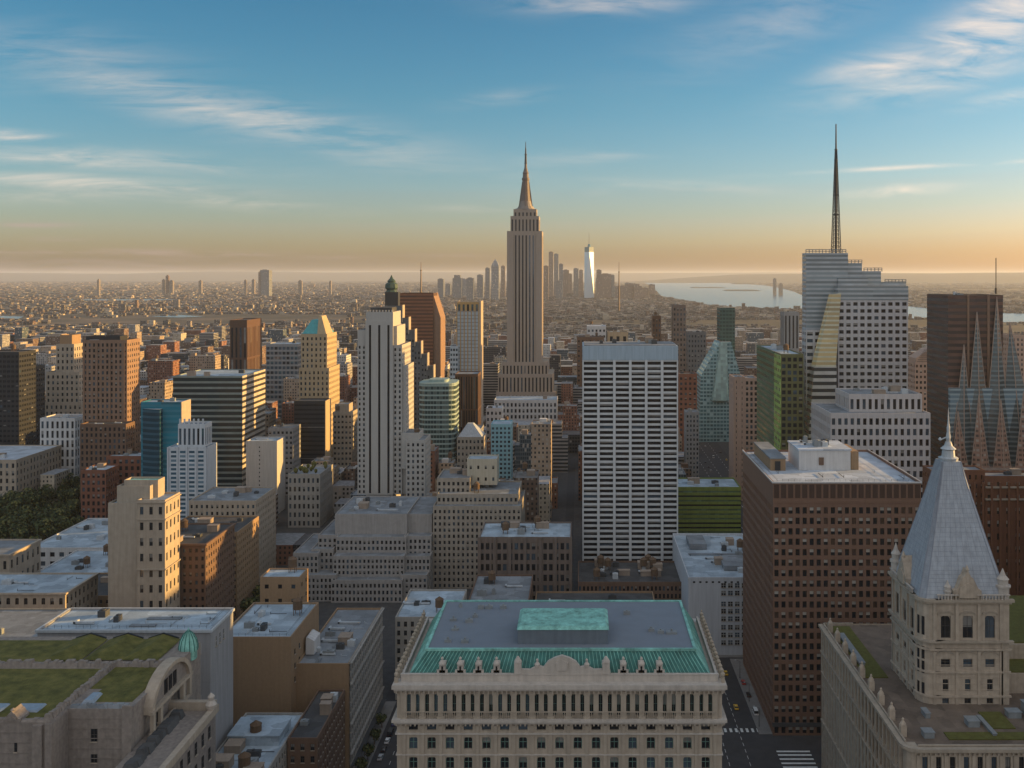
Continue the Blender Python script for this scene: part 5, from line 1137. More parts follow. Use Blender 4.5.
# ================================================================== 13. faceted white tower with its mast
b = Bld('faceted_mast_tower', 'white faceted glass skyscraper with stepped top, gold facet and lattice mast', 'building', 'the faceted mast tower')  # its gold facet is reflected sunset put into the colour; label seeds the windows
bw = mat('bank_white', (.48,.47,.48), .6, .08); bgl = facmat('bank_glass', (.37,.40,.42), (.24,.29,.31), 60, 3.5, 1, .55, (.3,.3,.3), lite=0, glr=.15)
Yb = 750.0; zB = lambda y: wz(y, Yb)
b.tier(838, 908, 300, Yb, 44, bw, (6.7, 6.9, .62, .50), ybot=440, other=bw, par=0, odds=(.75,.15,.1), side=False, roof=M['roof_grey'], top=.5)
mb = MB(); mb.box(wx(838,Yb)-.2, wx(908,Yb)+.2, Yb-.3, Yb+44, zB(300), zB(286)); b.part(mb, 'glass_parapet', bgl)
b.tier(806, 838, 330, Yb+4, 14, bw, (8, 6.9, .72, .50), ybot=440, other=bw, par=0, roof=M['roof_grey'], side=(8, 6.9, .6, .5), top=.4)
for x0, x1, y0, y1, Yx in ((806,848,253,331,Yb+10),(812,862,263,331,Yb+12),(862,881,271,300,Yb+14),(838,868,278,300,Yb+8),(881,906,282,300,Yb+16)):
    mb = MB(); mb.box(wx(x0,Yx), wx(x1,Yx), Yx, Yx+(13 if x0 < 820 else 30-(Yx-Yb)), wz(y1,Yx)-6, wz(y0,Yx)); b.part(mb, 'stepped_top', bgl)
q = MB()
for x0, x1, y0, y1, Yx in ((806,846,249.5,253,Yb+11),(848,862,260,263.5,Yb+13),(864,882,268,271.5,Yb+15),(885,906,279.5,283,Yb+17)):
    n = int((x1-x0)/3.2)
    for i in range(n+1): x = wx(x0+(x1-x0)*i/n, Yx); q.box(x-.25, x+.25, Yx, Yx+.5, wz(y1,Yx), wz(y0,Yx))
    for z_ in (wz(y0,Yx), (wz(y0,Yx)+wz(y1,Yx))/2): q.box(wx(x0,Yx), wx(x1,Yx), Yx-.02, Yx+.52, z_-.25, z_+.25)
b.part(q, 'roof_screen', M['metal_grey'])
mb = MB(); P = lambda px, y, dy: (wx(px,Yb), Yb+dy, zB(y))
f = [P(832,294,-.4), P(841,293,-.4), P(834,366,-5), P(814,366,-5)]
mb.poly([f[3], f[2], f[1], f[0]]); mb.poly([f[2], P(836,366,0), P(841.2,293,0), f[1]]); mb.poly([P(811,366,0), f[3], f[0], P(829,294,0)]); b.part(mb, 'painted_sunset_facet', facmat('painted_sunset_glass', (.52,.50,.38), (.56,.42,.20), 60, 3.5, 1, .6, (.3,.3,.3), lite=0, glr=.3))  # sunset reflection on this facet is painted into its band colours
mb = MB(); lo_ = facmat('bank_low', (.47,.46,.47), (.05,.055,.06), 60, 5.4, 1, .5, (.3,.3,.3), lite=0, glr=.2)
a = [P(812,366,-7), P(834.5,366,-7), P(831,470,-9), P(803,470,-9)]; c = [P(811,366,4), P(836,366,0), P(836,470,0), P(803,470,4)]
mb.poly([a[3],a[2],a[1],a[0]]); mb.poly([a[2],c[2],c[1],a[1]]); mb.poly([c[3],a[3],a[0],c[0]]); mb.poly([a[0],a[1],c[1],c[0]]); b.part(mb, 'lower_facet', lo_)
q = MB(); xm, ym = wx(836,Yb+24), Yb+24; zm0, zm1 = wz(254,ym), wz(124,ym)
def half(t): return 3.2*(1-t) + .25*t
n = 26
for i in range(n):
    t0, t1 = i/n*.80, (i+1)/n*.80; h0, h1 = half(t0*1.1), half(t1*1.1); z0, z1 = zm0+(zm1-zm0)*t0, zm0+(zm1-zm0)*t1
    c0 = [(xm-h0,ym-h0,z0),(xm+h0,ym-h0,z0),(xm+h0,ym+h0,z0),(xm-h0,ym+h0,z0)]; c1 = [(xm-h1,ym-h1,z1),(xm+h1,ym-h1,z1),(xm+h1,ym+h1,z1),(xm-h1,ym+h1,z1)]
    for j in range(4): q.bar(c0[j], c1[j], .34); q.bar(c0[j], c1[(j+1) % 4], .2); q.bar(c1[j], c1[(j+1) % 4], .2)
q.ring(xm, ym, [(1.0,zm0),(.9,zm0+(zm1-zm0)*.6),(.7,zm0+(zm1-zm0)*.82),(.45,zm1)], 8)
for t in (.3, .45, .6, .72, .8): z_ = zm0+(zm1-zm0)*t; q.ring(xm, ym, [(half(t)+.5,z_),(half(t)+.5,z_+.6)], 10)
b.part(q, 'lattice_mast', M['metal_dark'])
b.done('dark', frame=bw)
b = Bld('white_pier_building', 'white building of close vertical piers, lower than and before the faceted mast tower', 'building', 'the white piered building')
wp = mat('pier_white', (.50,.47,.46), .75, .10)
b.tier(849, 922, 394, 632, 34, wp, (6.2, 13.5, .52, .80), z0=60, ybot=400, other=wp, roof=M['roof_grey'], clutter=7, top=2.5, recess=.7, odds=(.6,.1,.3))
b.tier(830.5, 930.5, 413, 620, 52, wp, (6.1, 10.5, .55, .62), ybot=478, other=wp, top=2, recess=.7, odds=(.6,.1,.3), side=(5.5, 10.5, .55, .62))
b.done('dark')
q = None
# ================================================================== 14. brown office block and the wedge-fronted tower
b = Bld('brown_office_block', 'dark brown square office block with pale roof and many pale-blinded windows', 'building', 'the dark brown office block')
br = mat('umber_stone', (.20,.115,.08), .75, .15, .4, streak=.15); Yo = 417.0
b.tier(773, 921, 482, Yo, 77, br, (6.98, 10.25, .58, .62), ybot=735, other=br, roof=M['roof_white'], par=1.0, side=(6.98, 10.25, .58, .62), top=21, recess=.45, odds=(.48,.42,.10), style='plain')
X_0, X_1, zt = wx(773,Yo), wx(921,Yo), wz(482,Yo)
q = MB(); q.box(X_0-.35, X_1+.35, Yo-.35, Yo, zt-.5, zt+.15); q.box(X_0-.35, X_0, Yo, Yo+77, zt-.5, zt+.15); q.box(X_1, X_1+.35, Yo, Yo+77, zt-.5, zt+.15); b.part(q, 'roof_edge', M['white_stone'])
for i in range(21):                                          # louvre bays of the plant floor
    w_ = (X_1-X_0)/21; x = X_0+w_*(i+.5); q = MB(); q.box(x-w_*.36, x+w_*.36, Yo-.12, Yo-.02, wz(498,Yo), wz(484.5,Yo)); b.part(q, 'louvre', mat('louvre_dark', (.07,.04,.03), .6, .2))
q = MB(); q.box(X_0, X_1, Yo-.25, Yo-.02, wz(503,Yo), wz(500,Yo)); b.part(q, 'belt_course', br)
def prt(x0, x1, y0, y1, z0, z1, nm, m): q = MB(); q.box(x0, x1, y0, y1, z0, z1); return b.part(q, nm, m)
zr = zt-1
prt(102, 126, 447, 470, zr, zr+9.2, 'penthouse', M['white_stone']); prt(101.6, 126.4, 446.6, 470.4, zr+9.2, zr+9.9, 'penthouse_roof', M['roof_white']); prt(126.5, 130, 448, 468, zr, zr+8.6, 'penthouse', M['tan_brick'])
prt(111.2, 113.4, 446.5, 446.99, zr+2.5, zr+6.0, 'penthouse_door', M['brown_brick'])
prt(88.5, 95.5, 446, 488, zr, zr+5.5, 'plant_room', M['tan_brick']); prt(88.2, 95.8, 445.6, 488.4, zr+5.5, zr+6.1, 'plant_roof', M['roof_grey']); prt(90.5, 93, 445.3, 445.59, zr+.4, zr+4.5, 'plant_door', M['dark_metal_wall'])
b.roofstuff(104, 125, 449, 468, zr+9.9, 6, tank=0); b.roofstuff(98, 145, 475, 490, zr, 5, tank=0)
q = MB(); q.box(X_0-.3, X_1, Yo-.3, Yo-.01, 3.8, 5.6); b.part(q, 'shopfront_band', M['roof_tar']); b.done('pale')
b = Bld('dark_wedge_tower', 'tall dark reddish tower at the right edge with rooftop aerial', 'building', 'the dark reddish tower')
dr = facmat('dark_red_cw', (.12,.07,.055), (.075,.06,.058), 60, 4.4, 1, .5, (.12,.1,.09), lite=0, glr=.15)
b.tier(948, 1003, 295, 660, 40, dr, None, ybot=400, other=dr, roof=M['roof_tar'], par=.5, clutter=2)
q = MB(); q.bar((wx(996,680),680,wz(294,680)), (wx(996,680),680,wz(258,680)), .35, n=6); q.ring(wx(996,680),680,[(.8,wz(294,680)),(.8,wz(288,680))],8); b.part(q, 'aerial', M['metal_dark'])
for x0, x1 in ((967,969),(987,989.5)): mb = MB(); mb.box(wx(x0,660), wx(x1,660), 659.3, 660, 0, wz(295,660)); b.part(mb, 'pale_mullion', M['brown_conc'])
b.done()
b = Bld('wedge_glass_building', 'glass building of steep pointed grey and rust wedges before the dark reddish tower', 'building', 'the pointed glass wedges')
b._root(wx(985,600), 620); gs = facmat('shard_glass', (.15,.19,.20), (.07,.10,.11), 60, 3.2, 1, .6, (.2,.2,.2), lite=0, glr=.1); gr_ = facmat('shard_rust', (.26,.16,.12), (.11,.075,.06), 2.4, 3.2, .7, .5, (.2,.15,.12), lite=.2, glr=.2); ed = mat('shard_edge', (.36,.27,.22), .5, .1)
q = MB(); q.box(wx(950,656), wx(1062,656), 656, 659, 0, wz(388,656)); b.part(q, 'glass_band', facmat('band_sky', (.27,.35,.38), (.16,.24,.29), 60, 3.2, 1, .6, (.2,.2,.2), lite=0, glr=.15))
q = MB(); q.box(wx(944,640), wx(1062,640), 640, 655.9, 0, wz(470,640)); b.part(q, 'lower_body', gr_)
def shard(px0, px1, pxa, yb_, ya, Y, out_, m):
    B0, B1, A_ = (wx(px0,Y), Y, wz(yb_,Y)), (wx(px1,Y), Y, wz(yb_,Y)), (wx(pxa,Y), Y+3.5, wz(ya,Y)); C_ = (wx((px0+px1)/2,Y), Y-out_, wz(yb_,Y)); Bk = ((B0[0]+B1[0])/2, Y+14, B0[2])
    q = MB(); q.poly([B0,C_,A_]); q.poly([C_,B1,A_]); q.poly([B1,Bk,A_]); q.poly([Bk,B0,A_])
    z = 0; q.poly([(B0[0],Y,z),(C_[0],Y-out_,z),C_,B0]); q.poly([(C_[0],Y-out_,z),(B1[0],Y,z),B1,C_]); q.poly([(B1[0],B1[1],z),(Bk[0],Bk[1],z),Bk,B1]); q.poly([(Bk[0],Bk[1],z),(B0[0],Y,z),B0,Bk])
    o = b.part(q, 'wedge', m); q = MB(); q.bar(C_, A_, .35); q.bar(B0, A_, .3); q.bar(B1, A_, .3); q.build('edge_trim', ed, o)
for a in ((946,978,966,500,345,654,4,gs),(960,998,979,500,312,655,5,gs),(980,1016,999,500,297,655,6,gs),(996,1050,1012,500,322,656,5,gs),(1018,1070,1042,500,345,655,5,gs),
          (948,974,960,500,412,649,3,gr_),(968,994,981,500,396,648,4,gr_),(990,1016,1003,500,400,648,4,gr_),(1012,1040,1026,500,392,648,4,gr_)): shard(*a)
FOOT.append((wx(940,620)-3, wx(1060,620), 600, 700)); VIS.append((944, 1024, 470, 610)); HEROES.append((990, 400, 620, 'the pointed glass wedges', 40))
b = Bld('rust_brick_block', 'large rust-brown building with paired pale windows behind the slate spire', 'building', 'the rust-brown block')
rb_ = mat('rust_brick', (.19,.085,.05), .85, .2)
b.tier(931, 985, 470, 560, 14, rb_, (6, 9, .34, .5), ybot=620, other=rb_, odds=(.45,.4,.15), clutter=3); b.tier(985, 1060, 476, 556, 14, rb_, (9, 13, .45, .5), ybot=620, other=rb_, odds=(.4,.5,.1), clutter=3)
q = MB()
for i in range(12): x = wx(931+i*8.6, 556); q.box(x-.6, x+.6, 554.8, 555.9, 0, wz(482,556))
b.part(q, 'pier', rb_)
for y in (488, 500): q = MB(); q.box(wx(985,556), wx(1030,556), 555, 555.95, wz(y,556), wz(y,556)+1); b.part(q, 'belt_course', M['limestone'])
b.done('pale')
b = Bld('curved_apartment_block', 'cream apartment block with curved top right of the faceted mast tower', 'building', 'the cream curved block')
b.tier(915, 947, 362, 900, 24, pc, (4, 5.5, .55, .5), ybot=420, other=pc, par=.2)
q = MB(); pts = [(wx(916+31*i/10,900), wz(362,900)+ 14*math.sin(math.pi*(.08+.5*i/10))) for i in range(11)]; extr(q, [(pts[0][0], wz(362,900))]+pts+[(pts[-1][0], wz(362,900))][::1], 900.2, 920); b.part(q, 'arched_top', pc)
q = MB()
for i in range(9): z_ = wz(362,900)+i*1.8; q.box(wx(917+i*1.1,900), wx(946,900), 899.8, 900.1, z_, z_+.7) if i < 7 else None
b.part(q, 'balcony_band', M['loft_brown']); b.done('pale')
quick('pale_far_tower', 'cream gridded tower at the right edge beyond the pointed glass wedges', None, 1008, 1040, 335, 1000, 28, 'pink_concrete', (4, 5, .5, .5), 420, 'roof_tar', 'fm_tan')
quick('masonry_block', 'low dark masonry block between the green glass tower and the brown office block', None, 742, 800, 447, 560, 40, 'grey_wall', (5, 7, .5, .5), 480, 'roof_grey', 'fm_grey') if False else None

# ================================================================== 15. downtown skyline
dt = facmat('dt_blue', (.20,.22,.24), (.09,.11,.13), 8, 12, .6, .6, (.2,.2,.2), lite=.1, glr=.2); dtb = facmat('dt_brown', (.21,.16,.13), (.09,.08,.08), 8, 12, .5, .6, (.2,.2,.2), lite=.1, glr=.3); dtd = facmat('dt_dark', (.15,.165,.18), (.09,.105,.12), 8, 12, .5, .6, (.1,.1,.1), lite=.1, glr=.2)
b = Bld('obelisk_tower', 'bright blue-white glass obelisk with antenna, tallest of the far skyline', 'skyscraper', 'the glass obelisk')
Yd = 8200.0; b._root(wx(589,Yd), Yd+22); mb = MB(); xa, xb = wx(584.3,Yd), wx(594,Yd); xc, r_ = (xa+xb)/2, (xb-xa)/2
B_ = [(xc-r_,Yd),(xc+r_,Yd),(xc+r_,Yd+2*r_),(xc-r_,Yd+2*r_)]; T2 = [(xc,Yd+r_-r_),(xc+r_,Yd+r_),(xc,Yd+2*r_),(xc-r_,Yd+r_)]
T2 = [(xc+(x-xc)*.95, Yd+r_+(y-Yd-r_)*.95) for x, y in T2]; zb_, zt_ = 30, wz(252,Yd)
for i in range(4):
    j = (i+1) % 4; mb.poly([(*B_[i],zb_),(*B_[j],zb_),(*T2[i],zt_)]); mb.poly([(*B_[j],zb_),(*T2[j],zt_),(*T2[i],zt_)])
mb.box(xa, xb, Yd, Yd+2*r_, 0, 30); mb.poly([(*p,zt_) for p in T2]); b.part(mb, 'shaft', glass('obelisk_glass', (.42,.52,.58), .3, .15, var=.05))
mb = MB(); P4 = [(x, y) for x, y in T2]; prism(mb, P4, zt_, wz(247,Yd)); mb.ring(xc, Yd+r_, [(14,wz(247,Yd)),(10,wz(244,Yd))], 8); b.part(mb, 'crown', glass('crown_glass', (.03,.14,.18), .2))
mb = MB(); mb.ring(xc, Yd+r_, [(3,wz(244,Yd)),(1.2,wz(232,Yd))], 6); b.part(mb, 'antenna', M['metal_grey'])
HEROES.append((589, 260, Yd, 'the glass obelisk', 5)); FOOT.append((xa-10, xb+10, Yd-10, Yd+60))
DTL = [(495,7.5,264,dt,'pointed'),(487.5,4.5,268,dtd,''),(480,6,275,dtd,''),(503,4,266,dtb,''),(551,4.5,252,dtb,''),(556.2,4.5,254,dtd,''),(546,5,266,dtb,''),(561,4,264,dtd,''),(566,6,270,dtb,''),(576,5,268.5,dtd,''),(581,4,270,dtb,''),(599,5,270,dtb,''),
       (606,11,274,dtb,''),(613,3,275,dtd,''),(570,4,274,dtb,''),(589,7,288,dtb,''),(622,12,286,dtb,''),(633,13,284,dtb,''),(645,7,288,dtb,''),(652,6,284.5,dtb,''),(628,6,283,dtd,''),(470,7,278,dtd,''),(457,9,275,dtd,'stepped'),(440.5,6,279,dtd,''),(600,8,278,dtd,''),(578,8,279,dtb,''),(559,7,281,dtd,''),
       (264.5,9,270,dtd,''),(259.5,2.5,272,dtb,''),(464,5,279,dt,''),(448,5,284,dtd,''),(529,6,272,dtb,''),(638,8,286,dtb,''),(616,8,287,dt,'')]
WORDS = {dt:'blue-grey', dtb:'brown', dtd:'dark'}
seen = {}
for i, (px, w, yt, m, kind) in enumerate(DTL):
    Y = 9000 if 250 < px < 270 else 7400 + (i*377) % 1900
    z_ = wz(yt, Y); x0, x1 = wx(px-w/2, Y), wx(px+w/2, Y); mb = MB(); D_ = min(90, (x1-x0)*1.1)
    if kind == 'pointed': mb.box(x0, x1, Y, Y+D_, 0, z_-12); mb.frus(x0+2,x1-2,Y+2,Y+D_-2,z_-12,x0+10,x1-10,Y+12,Y+D_-12,z_+10); mb.frus(x0+10,x1-10,Y+12,Y+D_-12,z_+10,(x0+x1)/2-1,(x0+x1)/2+1,Y+D_/2,Y+D_/2+2,z_+38)
    elif kind == 'stepped': mb.box(x0, x1, Y, Y+D_, 0, z_-25); mb.box(x0+12, x1-14, Y+8, Y+D_-8, z_-25, z_)
    else: mb.box(x0, x1, Y, Y+D_, 0, z_); mb.box(x0+(x1-x0)*.2, x1-(x1-x0)*.3, Y+D_*.2, Y+D_*.7, z_, z_+5)
    o = mb.build('skyscraper', m, off=((x0+x1)/2, Y, 0))
    if 250 < px < 270: lab = ('broad dark slab block' if w > 5 else 'thin brown tower beside the broad dark slab') + ' alone on the far left horizon'
    else:
        side = 'right' if px > 589 else 'left'; size = 'broad' if w >= 9 else ('slim' if w < 5 else 'mid-width'); hgt = 'tall' if yt < 268 else ('low' if yt > 279 else 'middling')
        near_ = 'beside the needle skyscraper' if 500 < px < 565 else ('toward the river' if px > 612 else ('left of the needle skyscraper' if px <= 503 else 'near the glass obelisk'))
        lab = f'{hgt} {size} {WORDS[m]} {kind + " " if kind else ""}tower {near_}, far skyline'
    tag(o, lab, 'skyscraper', 'towers of the far skyline'); seen.setdefault(lab, []).append((px, o)); FOOT.append((x0-8, x1+8, Y-8, Y+D_+8))
ORD = ['leftmost','second from left','third from left','fourth from left','fifth from left','sixth from left','seventh from left','eighth from left']
for lab, L_ in seen.items():
    if len(L_) > 1:
        for k_, (px, o) in enumerate(sorted(L_, key=lambda t: t[0])): o['label'] = f'{ORD[k_]} {lab}'
for px, y0, y1, Y, lab in ((421, 280, 262, 4200, 'thin red-grey broadcasting mast on the far left-centre horizon'), (619, 283, 262, 5200, 'thin lattice mast right of the glass obelisk')):
    q = MB(); x = wx(px, Y); q.ring(x, Y, [(5,0),(3.2,wz(y0,Y)),(2.6,wz((y0+y1)/2,Y)),(4.6,wz((y0+y1)/2,Y)+1),(4.6,wz((y0+y1)/2,Y)+5),(1.6,wz((y0+y1)/2,Y)+6),(1.0,wz(y1,Y))], 6, cap=False); o = q.build('mast', M['bronze'], off=(x, Y, 0)); tag(o, lab, 'mast')
for i, (px, yt) in enumerate(((163,279),(167,275),(171,280),(98,279),(775,278),(781,283),(245,279.5),(253,279),(300,280),(330,280.5),(200,280))):
    Y = 9500; x = wx(px, Y); mb = MB(); w_ = 10 + i % 3*4; mb.box(x-w_, x+w_, Y, Y+30, 0, wz(yt,Y)-8); mb.box(x-w_*.5, x+w_*.5, Y+6, Y+22, wz(yt,Y)-8, wz(yt,Y))
    o = mb.build('distant_tower', M['fm_far2'] if i != 1 else M['fm_far4'], off=(x, Y, 0)); FOOT.append((x-20,x+20,Y-10,Y+40))
    tag(o, 'tiny distant tower on the horizon beyond the low city', 'tower', 'tiny towers on the far horizon')

# ================================================================== 16. the rest of the city
def blocked(x0, x1, y0, y1):
    for a in FOOT:
        if x0 < a[1] and x1 > a[0] and y0 < a[3] and y1 > a[2]: return True
    return False
ROADS = [(112,168,600,1900),(-12,-5,560,1050),(-95,-49,0,560),(40,92,0,503)]
PARK = (-560,-372,560,800)
def ok_spot(x0, x1, y0, y1):
    if blocked(x0, x1, y0, y1): return False
    for a in ROADS + [PARK, (-200,-170,540,600),(-440,-325,560,720)]:
        if x0 < a[1] and x1 > a[0] and y0 < a[3] and y1 > a[2]: return False
    return True
def zlimit(x0, x1, Y, z):
    p0, p1 = CX + x0*F/Y, CX + x1*F/Y
    for a, c, yb, Yh in VIS:
        if Yh > Y and p0 < c and p1 > a: z = min(z, H - (yb - HY)*Y/F)
    return z
FM = ['fm_brown','fm_tan','fm_grey','fm_red','fm_white','fm_cream','fm_band','fm_brown','fm_tan','fm_grey','fm_red','fm_dark','fm_glass']
CN = {'fm_brown':'brown brick','fm_tan':'tan','fm_grey':'grey','fm_red':'red brick','fm_white':'whitish','fm_cream':'cream','fm_band':'banded grey','fm_dark':'dark','fm_glass':'glassy','fm_far':'brown','fm_far2':'pale','fm_far3':'dark','fm_far4':'rust'}
rn = random.Random(21); cand = []
y = 585.0; row = 0
while y < 2600:
    Dp = rn.uniform(26, 34); x = -(y*.66 + 30) + rn.uniform(0, 20); XM = y*.50 + 30
    while x < XM:
        w = rn.choice((12, 16, 18, 22, 26, 34)) * rn.uniform(.85, 1.15) * (1 if y < 1400 else 1.3)
        h = rn.choices((rn.uniform(12, 22), rn.uniform(20, 38), rn.uniform(38, 60), rn.uniform(60, 85)), (3, 5, 3.6, 1.0))[0]
        if y > 1500: h *= .8
        d = Dp * rn.uniform(.75, 1)
        if ok_spot(x, x+w, y, y+d):
            z = zlimit(x, x+w, y, h)
            if z > 5: cand.append((x, x+w, y, y+d, z, rn.choice(FM)))
        x += w + rn.choice((.4, .4, .4, 3, 14 if rn.random() < .35 else .5))
    y += Dp + (rn.uniform(1, 3) if row % 2 == 0 else 15); row += 1
for x_, y_, n_ in ((-300, 560, 0),): pass
def in_frame(c):
    p0, p1 = CX + c[0]*F/c[2], CX + c[1]*F/c[2]; return p1 > 0 and p0 < 1024
infr = [c for c in cand if in_frame(c)]
infr.sort(key=lambda c: -(c[1]-c[0])*c[4]/c[2]**2)
solo, rest = infr[:232], infr[232:] + [c for c in cand if not in_frame(c)]
seen = {}
for i, (x0, x1, y0, y1, z, fm) in enumerate(solo):
    r = random.Random(i*13+5); xc_, m = (x0+x1)/2, M[fm]; px, py = CX + xc_*F/y0, HY + (H-z)*F/y0
    mb = MB(); t = .4; style = r.random()
    def cap_(mb, a0, a1, b0, b1, zz_):
        mb.box(a0, a1, b0, b0+t, zz_-.01, zz_+.9); mb.box(a0, a1, b1-t, b1, zz_-.01, zz_+.9); mb.box(a0, a0+t, b0+t, b1-t, zz_-.01, zz_+.9); mb.box(a1-t, a1, b0+t, b1-t, zz_-.01, zz_+.9)
    step = None
    if style < .3 and z > 26:
        s1 = z*r.uniform(.6, .85); mb.box(x0, x1, y0, y1, 0, s1, 0); cap_(mb, x0, x1, y0, y1, s1); i0, i1 = (x1-x0)*r.uniform(.08,.3), (x1-x0)*r.uniform(.08,.3); mb.box(x0+i0, x1-i1, y0+3, y1-3, s1, z); cap_(mb, x0+i0, x1-i1, y0+3, y1-3, z); tp_ = (x0+i0+1, x1-i1-1, y0+4, y1-4); step = 'stepped '
    else: mb.box(x0, x1, y0, y1, 0, z); cap_(mb, x0, x1, y0, y1, z); tp_ = (x0+1, x1-1, y0+1, y1-1)
    direct = None; best = 1e9
    for hx, hy, hY, ph, hwid in HEROES:
        dd = math.hypot((px-hx)*.8, (py-hy)) + abs(y0-hY)*.12
        if dd < best: best = dd; near_ = (hx, hy, hY, ph, hwid)
    hx, hy, hY, ph, hwid = near_
    if abs(px-hx) > hwid + 3: direct = ('left of ' if px < hx else 'right of ')
    else: direct = 'behind ' if y0 > hY else 'in front of '
    if abs(px-hx) > hwid + 3 and y0 > hY*1.35: direct = 'beyond and ' + direct
    hgt = 'low' if z < 20 else ('mid-height' if z < 42 else 'tall'); wd = 'narrow ' if x1-x0 < 17 else ('wide ' if x1-x0 > 32 else '')
    lab = f'{hgt} {wd}{step or ""}{CN[fm]} building {direct}{ph}'
    root = empty('city_building', (xc_, y0, 0), lab, 'building', 'buildings of the city blocks'); seen.setdefault(lab, []).append((y0, root))
    mb.build('wall', m, root)
    a0, a1, b0, b1 = tp_
    if a1-a0 > 4 and b1-b0 > 4:
        q = MB(); bx_, by_ = r.uniform(a0, a1-min(6,(a1-a0)*.6)), r.uniform(b0, b1-min(6,(b1-b0)*.6)); bw_, bd_ = min(6,(a1-a0)*.5), min(6,(b1-b0)*.5); q.box(bx_, bx_+bw_, by_, by_+bd_, z, z+r.uniform(2.5,4.5)); q.build('stair_bulkhead', M[r.choice(('wall_tan2','brown_brick','roof_grey','white_stone'))], root)
        if r.random() < .35 and y0 < 1500:
            q = MB(); cx2, cy2 = r.uniform(a0+1.5, a1-1.5), r.uniform(b0+1.5, b1-1.5)
            for da in (-1.1, 1.1):
                for db in (-1.1, 1.1): q.box(cx2+da-.15, cx2+da+.15, cy2+db-.15, cy2+db+.15, z, z+3)
            q.ring(cx2, cy2, [(1.9,z+3),(1.9,z+6.6),(2.1,z+6.6),(.1,z+8.2)], 10); q.build('water_tank', M['tank_wood'], root)
        for _ in range(r.randint(0, 3)):
            q = MB(); cx2, cy2 = r.uniform(a0+1, a1-1), r.uniform(b0+1, b1-1); q.box(cx2-1.2, cx2+1.2, cy2-.9, cy2+.9, z+.3, z+1.9); q.build('roof_unit', M[r.choice(('metal_pale','metal_grey'))], root)
ORD2 = ['nearest','second nearest','third nearest','fourth nearest','fifth nearest','sixth nearest','seventh nearest','eighth nearest','ninth nearest','tenth nearest','eleventh nearest','twelfth nearest','thirteenth nearest','fourteenth nearest']
for lab, L_ in seen.items():
    if len(L_) > 1:
        for k_, (yy, o) in enumerate(sorted(L_, key=lambda t: t[0])): o['label'] = (ORD2[min(k_, 13)] + ' ' + lab)
# everything smaller or farther: one mass
city = MB(); far = []
MI = ['fm_brown','fm_tan','fm_grey','fm_red','fm_white','fm_cream','fm_band','fm_dark','fm_glass','fm_far','fm_far2','fm_far3','fm_far4']
for c in rest: city.box(c[0], c[1], c[2], c[3], 0, c[4], MI.index(c[5]), bottom=False)
def water_at(x, Y):
    px, py = CX + x*F/Y, HY + (H-1)*F/Y
    return any(inpoly(px, py, P) for P in WATER)
y = 2600.0
while y < 26000:
    cell = max(22, y*.0045); x = -y*.66 - rn.uniform(0, cell*3)
    while x < y*.52:
        w, d = cell*rn.uniform(.45, 1.5), cell*rn.uniform(.5, 1.0)
        dens = mnoise.noise(Vector((x*.0009, y*.0009, 2.0)))
        band = mnoise.noise(Vector((x*.00025, y*.0011, 9.0)))
        h = rn.choices((rn.uniform(6,10), rn.uniform(9,17), rn.uniform(17,32), rn.uniform(36,60)), (9, 5, .35 + max(0, dens)*1.4, .004 + max(0, dens)*.12))[0]
        if y > 6000: h *= .75
        if rn.random() > .12 + max(0, -dens)*.5 + (.8 if band > .14 else 0):
            xx, yy = x + rn.uniform(0, cell*.4), y + rn.uniform(0, cell*.5)
            if not (water_at(xx, yy) or water_at(xx+w, yy) or water_at(xx, yy+d) or water_at(xx+w,yy+d)) and not blocked(xx, xx+w, yy, yy+d):
                z = zlimit(xx, xx+w, yy, h) if h > 30 else h
                if z > 3: city.box(xx, xx+w, yy, yy+d, 0, z, rn.choice((9,9,9,10,11,11,11,12,12,5,9)), bottom=False)
        x += cell*rn.uniform(.9, 1.6)
    y += cell*1.35
# unseen blocks west of the view, added to keep low sun off the streets
for (x0, x1, y0, y1, z) in ((222,262,388,432,118),(225,262,300,372,128),(225,262,200,290,118),(275,320,300,372,150),(275,320,392,450,150),(340,400,392,450,165),(225,290,120,190,120),(420,470,300,372,165),(400,450,500,560,130),(330,370,200,260,115),(480,540,420,480,150),(330,370,540,580,110),(460,500,640,690,135),(560,620,560,620,140),(600,660,760,820,140),(760,820,520,580,150),(860,930,700,760,150)):
    if not blocked(x0, x1, y0, y1): city.box(x0, x1, y0, y1, 0, z, rn.choice((0,1,2,8)), bottom=False)
o = city.build('city_mass', [M[n] for n in MI]); tag(o, 'endless low brownish city of small buildings reaching to the horizon, plus unseen added sun-blocking blocks', 'city', kind='stuff')

